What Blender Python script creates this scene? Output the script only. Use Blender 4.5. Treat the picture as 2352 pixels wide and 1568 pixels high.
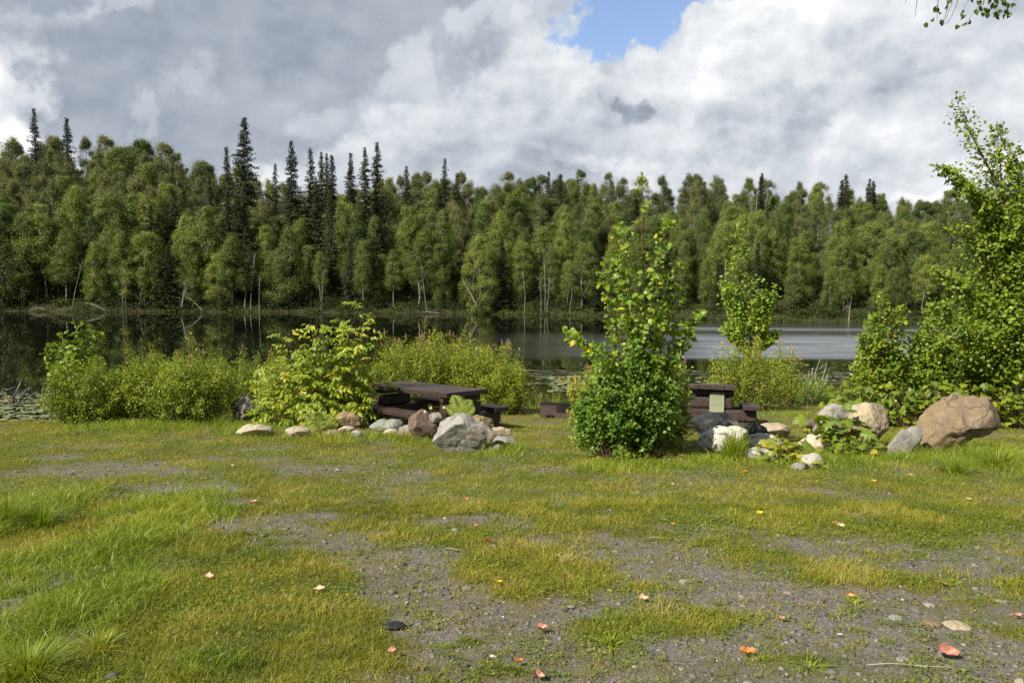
import bpy, math, random
import numpy as np
from mathutils import Vector, Matrix, noise as mnoise
for _o in list(bpy.data.objects): bpy.data.objects.remove(_o)
scene = bpy.context.scene; C = scene.collection
R = math.radians

# ------------------------------------------------------------------ camera
FPX = 1794.0                      # focal length for a 2352 px wide frame
EYE = np.array([0.0, 0.0, 3.6]); PITCH = math.atan(134 / FPX); ROLL = R(0.45)
_f = np.array([0, math.cos(PITCH), -math.sin(PITCH)]); _r0 = np.array([1.0, 0, 0]); _u0 = np.array([0, math.sin(PITCH), math.cos(PITCH)])
_r = math.cos(ROLL) * _r0 + math.sin(ROLL) * _u0; _u = math.cos(ROLL) * _u0 - math.sin(ROLL) * _r0
cam_d = bpy.data.cameras.new('camera'); cam = bpy.data.objects.new('camera', cam_d); C.objects.link(cam)
M = Matrix.Identity(4)
for i in range(3): M[i][0] = _r[i]; M[i][1] = _u[i]; M[i][2] = -_f[i]; M[i][3] = EYE[i]
cam.matrix_world = M
cam_d.sensor_width = 36; cam_d.lens = 36 * FPX / 2352; cam_d.clip_start = 0.05; cam_d.clip_end = 3000
scene.camera = cam

# ------------------------------------------------------------------ light
scene.view_settings.view_transform = 'Standard'; scene.view_settings.look = 'None'
scene.view_settings.exposure = 0.5; scene.view_settings.gamma = 1.0
SUNV = np.array([-0.68, -0.50, 0.78]); SUNV /= np.linalg.norm(SUNV)
sd = bpy.data.lights.new('sun', 'SUN'); sd.energy = 5.0; sd.angle = R(0.55); sd.color = (1.0, 0.92, 0.76)
sun = bpy.data.objects.new('sun', sd); C.objects.link(sun)
sun.rotation_euler = Vector(-SUNV).to_track_quat('-Z', 'Y').to_euler()
sun.location = (-20, -10, 30)

# ------------------------------------------------------------------ node helper
class NT:
    def __init__(s, tree): s.t = tree; s.n = tree.nodes; s.l = tree.links
    def node(s, typ, **kw):
        n = s.n.new(typ)
        for k, v in kw.items():
            if k == 'inp':
                for a, b in v.items(): s.put(n.inputs[a], b)
            else: setattr(n, k, v)
        return n
    def put(s, sock, v):
        if isinstance(v, bpy.types.NodeSocket): s.l.new(v, sock)
        elif v is not None: sock.default_value = v
    def m(s, op, a, b=None, c=None, clamp=False):
        n = s.n.new('ShaderNodeMath'); n.operation = op; n.use_clamp = clamp
        s.put(n.inputs[0], a); s.put(n.inputs[1], b); s.put(n.inputs[2], c); return n.outputs[0]
    def vm(s, op, a, b=None):
        n = s.n.new('ShaderNodeVectorMath'); n.operation = op
        s.put(n.inputs[0], a)
        if op == 'SCALE': s.put(n.inputs['Scale'], b)
        elif b is not None: s.put(n.inputs[1], b)
        return n.outputs[0]
    def mix(s, f, a, b, blend='MIX'):
        n = s.n.new('ShaderNodeMix'); n.data_type = 'RGBA'; n.blend_type = blend
        s.put(n.inputs[0], f); s.put(n.inputs[6], c4(a)); s.put(n.inputs[7], c4(b)); return n.outputs[2]
    def noise(s, vec, scale, detail=4, rough=0.5, dist=0.0, out=0):
        n = s.n.new('ShaderNodeTexNoise'); s.put(n.inputs['Vector'], vec)
        n.inputs['Scale'].default_value = scale; n.inputs['Detail'].default_value = detail
        n.inputs['Roughness'].default_value = rough; n.inputs['Distortion'].default_value = dist; return n.outputs[out]
    def ramp(s, f, stops, interp='LINEAR'):
        n = s.n.new('ShaderNodeValToRGB'); n.color_ramp.interpolation = interp; e = n.color_ramp.elements
        while len(e) < len(stops): e.new(0.5)
        for i, (p, c) in enumerate(stops): e[i].position = p; e[i].color = c4(c)
        s.put(n.inputs[0], f); return n.outputs[0]
    def ss(s, x, a, b, lo=0.0, hi=1.0):
        n = s.n.new('ShaderNodeMapRange'); n.interpolation_type = 'SMOOTHSTEP'
        s.put(n.inputs[0], x); n.inputs[1].default_value = a; n.inputs[2].default_value = b
        n.inputs[3].default_value = lo; n.inputs[4].default_value = hi; return n.outputs[0]
def c4(c):
    if isinstance(c, (tuple, list)) and len(c) == 3: return (*c, 1.0)
    if isinstance(c, (int, float)): return (c, c, c, 1.0)
    return c

# ------------------------------------------------------------------ sky: Nishita above broken cloud
world = bpy.data.worlds.new("World"); scene.world = world; world.use_nodes = True
t = NT(world.node_tree); t.n.clear()
out = t.node('ShaderNodeOutputWorld'); bg = t.node('ShaderNodeBackground'); t.l.new(bg.outputs[0], out.inputs[0])
sky = t.node('ShaderNodeTexSky'); sky.sky_type = 'NISHITA'; sky.sun_disc = False
sky.sun_elevation = math.asin(SUNV[2]); sky.sun_rotation = math.atan2(SUNV[0], SUNV[1])
tc = t.node('ShaderNodeTexCoord'); D = tc.outputs['Generated']
sx = t.node('ShaderNodeSeparateXYZ'); t.l.new(D, sx.inputs[0])
warp = t.vm('SCALE', t.vm('SUBTRACT', t.noise(D, 5.0, 5, 0.6, 0, 1), (0.5, 0.5, 0.5)), 0.20)
warp2 = t.vm('SCALE', t.vm('SUBTRACT', t.noise(D, 20.0, 6, 0.65, 0, 1), (0.5, 0.5, 0.5)), 0.07)
Dw = t.vm('ADD', t.vm('ADD', D, warp), warp2)
sw = t.node('ShaderNodeSeparateXYZ'); t.l.new(Dw, sw.inputs[0])
az = t.m('ARCTAN2', sw.outputs[0], sw.outputs[1]); el = t.m('ARCSINE', t.m('MINIMUM', t.m('MAXIMUM', sw.outputs[2], -1.0), 1.0))
def blob(px, py, rx, ry, rot=0.0, soft=(1.0, 0.35)):
    """soft elliptical patch of sky round the direction seen at that place"""
    a0 = math.atan((px - 1176) / FPX); e0 = math.atan((650 - py) / FPX * math.cos(a0)); k = 1 / FPX
    da = t.m('SUBTRACT', az, a0); de = t.m('SUBTRACT', el, e0); c, s_ = math.cos(R(rot)), math.sin(R(rot))
    u = t.m('DIVIDE', t.m('ADD', t.m('MULTIPLY', da, c), t.m('MULTIPLY', de, s_)), rx * k)
    v = t.m('DIVIDE', t.m('ADD', t.m('MULTIPLY', da, -s_), t.m('MULTIPLY', de, c)), ry * k)
    q = t.m('SQRT', t.m('ADD', t.m('MULTIPLY', u, u), t.m('MULTIPLY', v, v)))
    return t.ss(q, soft[0], soft[1])
dst = t.vm('MULTIPLY', D, (1.0, 1.0, 1.35))
n1 = t.noise(dst, 5.5, 9, 0.52, 0.0); n1b = t.noise(t.vm('ADD', dst, (0.030, 0.0, -0.045)), 5.5, 9, 0.52, 0.0)
n2 = t.noise(dst, 15.0, 7, 0.55, 0.0); n2b = t.noise(t.vm('ADD', dst, (0.010, 0.0, -0.016)), 15.0, 7, 0.55, 0.0)
relief = t.m('ADD', t.m('MULTIPLY', t.m('SUBTRACT', n1, n1b), 0.75), t.m('MULTIPLY', t.m('SUBTRACT', n2, n2b), 0.55))
B = t.m('ADD', 0.60, t.m('ADD', t.m('MULTIPLY', t.m('SUBTRACT', n1, 0.5), 0.56), t.m('MULTIPLY', t.m('SUBTRACT', n2, 0.5), 0.30)))
B = t.m('ADD', B, relief)
def addb(Bv, bl, amt): return t.m('ADD', Bv, t.m('MULTIPLY', bl, amt))
# big dark mass, upper left to centre
dark = t.m('MAXIMUM', blob(730, 40, 540, 255, 14, (1.0, 0.80)), blob(580, 240, 330, 165, 0, (1.0, 0.72)))
dark = t.m('MAXIMUM', dark, blob(215, 235, 200, 150, 0, (1.0, 0.55)))
dark = t.m('MAXIMUM', dark, blob(120, 10, 180, 60, 0, (1.0, 0.4)))
B = t.m('ADD', t.m('MULTIPLY', B, t.m('SUBTRACT', 1.0, t.m('MULTIPLY', dark, 0.60))), t.m('MULTIPLY', dark, 0.10))
for a in [((1850, 170, 800, 380, 0, (1.0, 0.3)), 0.10), ((1780, 90, 220, 60, 12), 0.05), ((2130, 60, 200, 60), 0.12), ((0, 240, 70, 110), 0.34), ((10, 320, 60, 40), 0.16), ((335, 265, 36, 40), 0.13), ((440, 200, 90, 70), 0.14), ((260, 60, 120, 26, 25), 0.16),
          ((960, 170, 120, 60, 40), 0.20), ((1130, 60, 110, 60, 30), 0.24), ((760, 310, 90, 40), 0.14), ((1500, 180, 260, 60), 0.14), ((1660, 100, 170, 50, 15), 0.14), ((1840, 60, 90, 70), 0.14),
          ((1610, 235, 70, 45), 0.14), ((1890, 300, 36, 90), 0.12), ((2230, 380, 220, 30, 20), 0.18), ((1400, 380, 130, 26), 0.14),
          ((700, 130, 160, 70), -0.05), ((1250, 420, 300, 60), -0.12), ((1780, 290, 90, 60), -0.14), ((1650, 350, 260, 30), -0.10), ((2130, 330, 200, 50), -0.10), ((2050, 120, 160, 50), -0.09), ((1200, 260, 160, 60), -0.03)]:
    B = addb(B, blob(*a[0]), a[1])
puff = blob(1432, 252, 76, 42, 0, (1.0, 0.5)); B = t.m('SUBTRACT', B, t.m('MULTIPLY', puff, 0.24))
B = t.m('SUBTRACT', B, t.m('MULTIPLY', t.ss(sx.outputs[2], 0.16, 0.02), 0.06))
cloud = t.ramp(B, [(0.0, (0.17, 0.20, 0.25)), (0.25, (0.235, 0.27, 0.32)), (0.45, (0.36, 0.395, 0.44)), (0.65, (0.50, 0.525, 0.56)), (0.85, (0.63, 0.645, 0.665)), (1.0, (0.76, 0.765, 0.77))])
hole = t.m('MAXIMUM', t.m('MAXIMUM', blob(1430, 46, 225, 84, 4, (1.0, 0.45)), blob(1540, 55, 150, 52, 0, (1.0, 0.3))), blob(1760, -8, 190, 48, 0, (1.0, 0.4)))
hole = t.m('MAXIMUM', hole, t.m('MULTIPLY', blob(1640, 20, 150, 40, 0, (1.0, 0.2)), 0.6))
hole = t.m('MULTIPLY', t.ss(hole, 0.0, 0.25), t.ss(t.m('ADD', hole, t.m('MULTIPLY', t.m('SUBTRACT', n2, 0.5), 1.7)), -0.05, 0.65))
clearsky = t.mix(0.12, t.mix(1.0, sky.outputs[0], (1.15, 1.22, 1.38), 'MULTIPLY'), (4.5, 4.9, 5.5))
over = t.m('MAXIMUM', t.ss(sx.outputs[2], 0.42, 0.72), t.ss(sx.outputs[1], 0.15, -0.35))   # unseen sky overhead and behind, dimmed to weaken the fill light
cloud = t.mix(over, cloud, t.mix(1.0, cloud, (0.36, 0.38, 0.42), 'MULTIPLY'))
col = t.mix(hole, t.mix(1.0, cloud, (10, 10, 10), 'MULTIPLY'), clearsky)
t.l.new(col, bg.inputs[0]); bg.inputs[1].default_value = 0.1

# ------------------------------------------------------------------ numpy noise
def _hash(ix, iy, seed):
    h = (ix.astype(np.int64) * 374761393 + iy.astype(np.int64) * 668265263 + seed * 974634777) & 0xFFFFFFFF
    h = ((h ^ (h >> 13)) * 1274126177) & 0xFFFFFFFF
    return ((h ^ (h >> 16)) & 0xFFFF) / 65535.0
def vn(x, y, seed=0):
    x = np.asarray(x, float); y = np.asarray(y, float); ix = np.floor(x); iy = np.floor(y); fx = x - ix; fy = y - iy
    fx = fx * fx * (3 - 2 * fx); fy = fy * fy * (3 - 2 * fy)
    a = _hash(ix, iy, seed); b = _hash(ix + 1, iy, seed); c = _hash(ix, iy + 1, seed); d = _hash(ix + 1, iy + 1, seed)
    return (a * (1 - fx) + b * fx) * (1 - fy) + (c * (1 - fx) + d * fx) * fy
def fbm(x, y, s, seed=0, oct=4):
    v = 0; a = 0.5; tot = 0
    for i in range(oct): v = v + a * vn(np.asarray(x) * s, np.asarray(y) * s, seed + i * 17); tot += a; a *= 0.5; s *= 2.03
    return v / tot
def sst(x, a, b):
    q = np.clip((np.asarray(x, float) - a) / (b - a), 0, 1); return q * q * (3 - 2 * q)

# ------------------------------------------------------------------ terrain
def ray(px, py):
    d = _r * (px - 1176) / FPX + _u * (784 - py) / FPX + _f
    return d
def on_z(px, py, z=0.0):
    d = ray(px, py); return EYE + d * ((z - EYE[2]) / d[2])
_sp = [on_z(a, b) for a, b in [(-600, 712), (0, 714), (250, 716), (600, 717), (900, 720), (1250, 723), (1500, 728), (1800, 737), (1990, 741), (2352, 747), (3000, 756)]]
_sx = np.array([p[0] for p in _sp]); _sy = np.array([p[1] for p in _sp]); _o = np.argsort(_sx); _sx = _sx[_o]; _sy = _sy[_o]
def far_shore(x): return np.interp(x, _sx, _sy) + 1.2 * (fbm(np.asarray(x) * 1.0, np.zeros_like(np.asarray(x, float)), 0.12, 5) - 0.5)
SKYL = [(-600, 330), (0, 322), (100, 328), (200, 325), (300, 318), (400, 345), (440, 350), (500, 385), (600, 405), (700, 432), (800, 438), (900, 402), (950, 398), (1050, 402), (1100, 425), (1150, 402), (1250, 412), (1400, 392), (1500, 418), (1580, 408), (1700, 410), (1800, 418), (1900, 432), (2000, 440), (2150, 446), (2352, 452), (3000, 455)]
def sky_z(x, y):
    """height that just reaches the tree line seen above (x, y)"""
    px = 1176 + np.asarray(x) / np.asarray(y) * FPX
    ys = np.interp(px, [a for a, b in SKYL], [b for a, b in SKYL]); yh = 650 + (px - 1176) * math.tan(ROLL)
    return 3.6 + (yh - ys) / FPX * y
def tree_h(x): return np.interp(x, [-60, -10, 15, 45], [10.0, 8.8, 7.4, 6.3])
def near_shore(x): return np.interp(x, [-40, -16, -12.7, -6, 0.9, 11.6, 25, 60], [15.0, 17.4, 18.4, 22.2, 24.4, 27.0, 32.0, 42])
def ground_h(x, y):
    x = np.asarray(x, float); y = np.asarray(y, float)
    pl = 2.245 - 0.079 * y + 0.05 * (fbm(x, y, 0.35, 3, 3) - 0.5) + 0.10 * sst(-x, 2.0, 7.0) * sst(9 - y, 0, 5)
    S = near_shore(x); q = sst(y, S - 8.5, S + 1.5)
    h = pl * (1 - q) + (-0.35) * q
    h = np.where(y > S + 1.5, -0.35 - 0.15 * np.minimum(y - S - 1.5, 8), h)
    fs = far_shore(x); d = y - fs
    ridge = np.maximum(sky_z(x, fs + 42) - tree_h(x) - 0.6, 1.0)
    hf = -0.5 + 0.9 * sst(d, -1.0, 1.2) + (ridge - 0.4) * np.clip(d / 44, 0, 1) ** .85 * (0.93 + 0.14 * fbm(x, y, 0.06, 9, 2))
    k = sst(d, -3, -0.2)
    return h * (1 - k) + hf * k
def G(px, py):
    """ground point seen at that place"""
    d = ray(px, py); ts = np.arange(1.5, 60, 0.02); P = EYE[None] + d[None] * ts[:, None]
    below = P[:, 2] < np.maximum(ground_h(P[:, 0], P[:, 1]), -0.02)
    i = int(np.argmax(below)) if below.any() else len(ts) - 1
    return P[i]
def gz(x, y): return float(ground_h(x, y))
def at(px, py, depth):
    """point at that depth along the line of sight"""
    d = ray(px, py); return EYE + d * (depth / d[1])

# ------------------------------------------------------------------ mesh accumulation
class Acc:
    def __init__(s): s.V = []; s.F = []; s.T = []; s.M = []; s.n = 0
    def add(s, V, F, tint=0.5, mat=0):
        V = np.asarray(V, float).reshape(-1, 3); F = np.asarray(F, np.int64)
        s.V.append(V); s.T.append(np.broadcast_to(np.asarray(tint, float), (len(V),)).copy())
        s.F.append(F + s.n); s.M.append(np.full(len(F), mat)); s.n += len(V)
    def tube(s, pts, rad, sides=6, tint=0.5, mat=0):
        pts = np.asarray(pts, float); rad = np.broadcast_to(np.asarray(rad, float), (len(pts),)); k = len(pts)
        T = np.gradient(pts, axis=0); T /= np.linalg.norm(T, axis=1, keepdims=True) + 1e-9
        ref = np.array([0.31, 0.17, 0.93]) if abs(T[0][2]) < 0.9 else np.array([1.0, 0.1, 0.0])
        N = np.cross(T, ref); N /= np.linalg.norm(N, axis=1, keepdims=True) + 1e-9; Bn = np.cross(T, N)
        a = np.arange(sides) * 2 * math.pi / sides
        V = pts[:, None] + rad[:, None, None] * (np.cos(a)[None, :, None] * N[:, None] + np.sin(a)[None, :, None] * Bn[:, None])
        V = V.reshape(-1, 3); i = np.arange(k - 1)[:, None] * sides; j = np.arange(sides)[None]; j2 = (j + 1) % sides
        F = np.stack([i + j, i + j2, i + sides + j2, i + sides + j], -1).reshape(-1, 4)
        s.add(V, F, tint, mat)
        s.add(V[-sides:], np.arange(sides)[None], tint, mat); s.add(V[:sides][::-1], np.arange(sides)[None], tint, mat)
    def leaves(s, P, A, N, L, W, tint, mat=0, fine=False, fold=0.18):
        n = len(P)
        if n == 0: return
        A = A / (np.linalg.norm(A, axis=1, keepdims=True) + 1e-9); S = np.cross(A, N); S /= np.linalg.norm(S, axis=1, keepdims=True) + 1e-9
        N = np.cross(S, A); L = np.broadcast_to(np.asarray(L, float), (n,))[:, None]; W = np.broadcast_to(np.asarray(W, float), (n,))[:, None]
        tn = np.broadcast_to(np.asarray(tint, float), (n,))
        if not fine:
            V = np.stack([P, P + A * L * .45 + S * W * .5 + N * W * fold * .5, P + A * L, P + A * L * .45 - S * W * .5 + N * W * fold * .5], 1)
            s.add(V.reshape(-1, 3), (np.arange(n)[:, None] * 4 + np.arange(4)[None]), np.repeat(tn, 4), mat)
        else:
            up = N * W * fold; tip = P + A * L * .97 - N * L * .10
            V = np.stack([P, P + A * L * .22 + S * W * .42 + up, P + A * L * .55 + S * W * .44 + up * .8, tip, P + A * L * .55 - S * W * .44 + up * .8, P + A * L * .22 - S * W * .42 + up, P + A * L * .55 ], 1)
            b = np.arange(n)[:, None] * 7
            F = np.concatenate([b + np.array([[0, 6, 2, 1]]), b + np.array([[0, 5, 4, 6]])]); F3 = np.concatenate([b + np.array([[6, 3, 2]]), b + np.array([[4, 3, 6]])])
            base = s.n; s.add(V.reshape(-1, 3), F, np.repeat(tn, 7), mat); s.F.append(F3 + base); s.M.append(np.full(len(F3), mat))
    def box(s, c, size, rz=0.0, tint=0.5, mat=0, rot=None):
        h = np.asarray(size, float) / 2
        V = np.array([[x, y, z] for x in (-1, 1) for y in (-1, 1) for z in (-1, 1)], float) * h
        if rot is None: cz, szn = math.cos(rz), math.sin(rz); rot = np.array([[cz, -szn, 0], [szn, cz, 0], [0, 0, 1]])
        V = V @ rot.T + np.asarray(c, float)
        s.add(V, [[0, 1, 3, 2], [4, 6, 7, 5], [0, 4, 5, 1], [2, 3, 7, 6], [0, 2, 6, 4], [1, 5, 7, 3]], tint, mat)
    def mesh(s, name, mats, smooth=False):
        me = bpy.data.meshes.new(name); V = np.concatenate(s.V) if s.V else np.zeros((0, 3)); me.vertices.add(len(V)); me.vertices.foreach_set('co', V.ravel())
        if s.F:
            tot = np.concatenate([np.full(len(f), f.shape[1]) for f in s.F]); idx = np.concatenate([f.ravel() for f in s.F])
            me.loops.add(len(idx)); me.loops.foreach_set('vertex_index', idx.astype(np.int32)); me.polygons.add(len(tot))
            me.polygons.foreach_set('loop_start', (np.cumsum(tot) - tot).astype(np.int32)); me.polygons.foreach_set('loop_total', tot.astype(np.int32))
            me.polygons.foreach_set('material_index', np.concatenate(s.M).astype(np.int32))
            me.polygons.foreach_set('use_smooth', np.full(len(tot), smooth))
        at_ = me.attributes.new('tint', 'FLOAT', 'POINT'); at_.data.foreach_set('value', np.concatenate(s.T).astype(np.float32))
        for m_ in (mats if isinstance(mats, (list, tuple)) else [mats]): me.materials.append(m_)
        me.update(calc_edges=True); me.validate(); return me
def ob(name, me, parent=None, loc=None):
    o = bpy.data.objects.new(name, me); C.objects.link(o)
    if parent is not None: o.parent = parent
    if loc is not None: o.location = loc
    return o
def tag(o, label=None, cat=None, group=None, kind=None):
    if label: o['label'] = label
    if cat: o['category'] = cat
    if group: o['group'] = group
    if kind: o['kind'] = kind
    return o
def thing(name, label, cat, loc, group=None, rz=0.0):
    o = bpy.data.objects.new(name, None); C.objects.link(o); o.location = loc; o.rotation_euler = (0, 0, rz); o.empty_display_size = 0.2
    return tag(o, label, cat, group)
def unit(n, rg): v = rg.normal(size=(n, 3)); return v / np.linalg.norm(v, axis=1, keepdims=True)

# ------------------------------------------------------------------ materials
def mat(name):
    m_ = bpy.data.materials.new(name); m_.use_nodes = True; q = NT(m_.node_tree); q.n.clear()
    o = q.node('ShaderNodeOutputMaterial'); p = q.node('ShaderNodeBsdfPrincipled'); q.l.new(p.outputs[0], o.inputs[0]); q.o = o; q.p = p
    return m_, q
def leafmat(name, stops, trans=0.35, rough=0.45, objvar=0.25, spec=0.4, noise_s=None):
    m_, q = mat(name); a = q.node('ShaderNodeAttribute', attribute_name='tint'); oi = q.node('ShaderNodeObjectInfo')
    f = q.m('ADD', a.outputs['Fac'], q.m('MULTIPLY', q.m('SUBTRACT', oi.outputs['Random'], 0.5), objvar))
    if noise_s:
        g = q.node('ShaderNodeNewGeometry'); f = q.m('ADD', f, q.m('MULTIPLY', q.m('SUBTRACT', q.noise(g.outputs['Position'], noise_s, 3), 0.5), 0.7))
    col = q.ramp(f, stops); q.put(q.p.inputs['Base Color'], col); q.p.inputs['Roughness'].default_value = rough; q.p.inputs['Specular IOR Level'].default_value = spec
    tr = q.node('ShaderNodeBsdfTranslucent'); q.put(tr.inputs[0], q.mix(1.0, col, (1.25, 1.15, 0.55), 'MULTIPLY'))
    mx = q.node('ShaderNodeMixShader'); mx.inputs[0].default_value = trans; q.l.new(q.p.outputs[0], mx.inputs[1]); q.l.new(tr.outputs[0], mx.inputs[2]); q.l.new(mx.outputs[0], q.o.inputs[0])
    return m_
def barkmat(name, a, b, scale=8.0, stretch=(1, 1, 0.25), rough=0.85):
    m_, q = mat(name); tcn = q.node('ShaderNodeTexCoord'); v = q.vm('MULTIPLY', tcn.outputs['Object'], stretch)
    n = q.noise(v, scale, 5, 0.6); q.put(q.p.inputs['Base Color'], q.mix(q.ss(n, 0.38, 0.62), a, b)); q.p.inputs['Roughness'].default_value = rough
    bm_ = q.node('ShaderNodeBump', inp={'Strength': 0.5, 'Distance': 0.02, 'Height': n}); q.l.new(bm_.outputs[0], q.p.inputs['Normal']); return m_
ML = {}
ML['birch'] = leafmat('birch_leaf', [(0.0, (0.060, 0.098, 0.026)), (0.5, (0.170, 0.235, 0.052)), (1.0, (0.31, 0.345, 0.080))], 0.30, 0.5, 0.75)
ML['aspen'] = leafmat('aspen_leaf', [(0.0, (0.07, 0.095, 0.035)), (0.5, (0.165, 0.19, 0.065)), (1.0, (0.28, 0.285, 0.115))], 0.25, 0.5, 0.5)
ML['spruce'] = leafmat('spruce_needles', [(0.0, (0.026, 0.040, 0.018)), (0.5, (0.062, 0.082, 0.034)), (1.0, (0.14, 0.145, 0.062))], 0.08, 0.6, 0.5)
ML['spirea'] = leafmat('spirea_leaf', [(0.0, (0.07, 0.12, 0.015)), (0.45, (0.24, 0.34, 0.03)), (0.8, (0.44, 0.48, 0.05)), (1.0, (0.55, 0.46, 0.08))], 0.38, 0.42, 0.2, 0.4)
ML['rose'] = leafmat('rose_leaf', [(0.0, (0.05, 0.115, 0.015)), (0.5, (0.15, 0.28, 0.03)), (0.9, (0.29, 0.38, 0.045)), (1.0, (0.45, 0.36, 0.05))], 0.34, 0.38, 0.2, 0.5)
ML['under'] = leafmat('shore_herb_leaf', [(0.0, (0.025, 0.04, 0.012)), (0.5, (0.07, 0.095, 0.022)), (1.0, (0.20, 0.22, 0.05))], 0.25, 0.6, 0.0, 0.2)  # darkened birch ramp: shade along the bank is put into the leaf colour
ML['elder'] = leafmat('elder_leaf', [(0.0, (0.15, 0.25, 0.02)), (0.5, (0.31, 0.40, 0.032)), (0.85, (0.47, 0.50, 0.05)), (1.0, (0.78, 0.66, 0.14))], 0.40, 0.42, 0.05, 0.4)
ML['poplar'] = leafmat('poplar_leaf', [(0.0, (0.08, 0.16, 0.02)), (0.5, (0.21, 0.33, 0.03)), (0.9, (0.36, 0.43, 0.05)), (0.985, (0.60, 0.50, 0.04)), (1.0, (0.8, 0.42, 0.03))], 0.36, 0.38, 0.05, 0.45)
ML['bushtree'] = leafmat('alder_leaf', [(0.0, (0.06, 0.12, 0.014)), (0.5, (0.185, 0.29, 0.028)), (0.9, (0.34, 0.41, 0.045)), (1.0, (0.46, 0.32, 0.08))], 0.36, 0.42, 0.2, 0.35)
ML['broad'] = leafmat('broad_herb_leaf', [(0.0, (0.10, 0.18, 0.02)), (0.5, (0.225, 0.31, 0.03)), (0.85, (0.40, 0.41, 0.04)), (1.0, (0.60, 0.50, 0.06))], 0.40, 0.45, 0.2, 0.4)
ML['grass'] = leafmat('grass_blade', [(0.0, (0.085, 0.12, 0.012)), (0.4, (0.215, 0.245, 0.022)), (0.75, (0.36, 0.34, 0.042)), (1.0, (0.47, 0.39, 0.14))], 0.32, 0.45, 0.0, 0.3)
ML['lushgrass'] = leafmat('lush_grass_blade', [(0.0, (0.085, 0.15, 0.012)), (0.5, (0.225, 0.315, 0.026)), (1.0, (0.40, 0.42, 0.06))], 0.36, 0.4, 0.2, 0.4)
ML['fern'] = leafmat('fern_frond', [(0.0, (0.24, 0.34, 0.05)), (1.0, (0.44, 0.50, 0.12))], 0.35, 0.5, 0.1, 0.3)
MB = {}
MB['birch'] = barkmat('birch_bark', (0.33, 0.315, 0.285), (0.13, 0.12, 0.10), 3.0, (1, 1, 0.6))
MB['spruce'] = barkmat('spruce_bark', (0.09, 0.075, 0.062), (0.19, 0.17, 0.15))
MB['twig'] = barkmat('brown_twig', (0.10, 0.06, 0.035), (0.16, 0.11, 0.06), 20)
MB['grey'] = barkmat('weathered_wood', (0.30, 0.28, 0.27), (0.14, 0.125, 0.12), 10)
MB['pale'] = barkmat('bleached_wood', (0.62, 0.59, 0.54), (0.36, 0.33, 0.30), 10)

# ------------------------------------------------------------------ water
mw, q = mat('lake_water')
gp = q.node('ShaderNodeNewGeometry').outputs['Position']; sp = q.node('ShaderNodeSeparateXYZ'); q.l.new(gp, sp.inputs[0]); X, Y = sp.outputs[0], sp.outputs[1]
wv = q.m('MULTIPLY', q.m('SUBTRACT', q.noise(q.vm('MULTIPLY', gp, (0.05, 0.25, 1.0)), 1.0, 3), 0.5), 7.0)
Yw = q.m('ADD', Y, q.m('MULTIPLY', wv, 0.35)); Xw = q.m('ADD', X, wv)
band = q.m('MULTIPLY', q.ss(Yw, 37.2, 39.4), q.ss(Yw, 60.0, 52.0))
band = q.m('MAXIMUM', band, q.m('MULTIPLY', q.m('MULTIPLY', q.ss(Yw, 61.0, 62.5), q.ss(Yw, 68.0, 65.0)), 0.75))
band = q.m('MAXIMUM', band, q.m('MULTIPLY', q.m('MULTIPLY', q.ss(Yw, 38.0, 40.0), q.ss(Yw, 78.0, 70.0)), 0.16))
band = q.m('MULTIPLY', band, q.ss(q.m('SUBTRACT', Xw, q.m('MULTIPLY', Y, .20)), -1.0, 3.0)); band = q.m('MULTIPLY', band, q.ss(q.noise(q.vm('MULTIPLY', gp, (0.10, 0.9, 1.0)), 1.0, 4, .6), .25, .62, .35, 1.0))
faint = q.m('MULTIPLY', q.m('MULTIPLY', q.ss(Yw, 36.0, 40.0), q.ss(Yw, 60.0, 50.0)), q.m('MULTIPLY', q.ss(Xw, -4.0, 6.0), 0.12))
rip = q.m('MAXIMUM', band, faint)
q.p.inputs['Base Color'].default_value = (0.008, 0.010, 0.006, 1); q.p.inputs['IOR'].default_value = 1.33
q.put(q.p.inputs['Roughness'], q.m('ADD', 0.012, q.m('MULTIPLY', rip, 0.42)))
q.p.inputs['IOR'].default_value = 1.36
h1 = q.noise(q.vm('MULTIPLY', gp, (0.7, 2.2, 1.0)), 2.2, 4, 0.6, 0.3); h0 = q.noise(q.vm('MULTIPLY', gp, (0.5, 0.9, 1.0)), 0.6, 2)
b0 = q.node('ShaderNodeBump', inp={'Strength': 0.06, 'Distance': 0.05, 'Height': h0})
b1 = q.node('ShaderNodeBump', inp={'Distance': 0.35, 'Height': h1, 'Strength': q.m('MULTIPLY', rip, 1.0)}); q.l.new(b0.outputs[0], b1.inputs['Normal']); q.l.new(b1.outputs[0], q.p.inputs['Normal'])
gl = q.node('ShaderNodeBsdfGlossy', inp={'Color': (.88, .90, .95, 1), 'Roughness': .45}); q.l.new(b1.outputs[0], gl.inputs['Normal']); mxs = q.node('ShaderNodeMixShader'); q.put(mxs.inputs[0], q.m('MULTIPLY', rip, .62)); q.l.new(q.p.outputs[0], mxs.inputs[1]); q.l.new(gl.outputs[0], mxs.inputs[2]); q.l.new(mxs.outputs[0], q.o.inputs[0])
a = Acc(); a.add([[-400, 8, 0], [400, 8, 0], [400, 200, 0], [-400, 200, 0]], [[0, 1, 2, 3]])
water = tag(ob('water', a.mesh('water', mw)), kind='structure')
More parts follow.
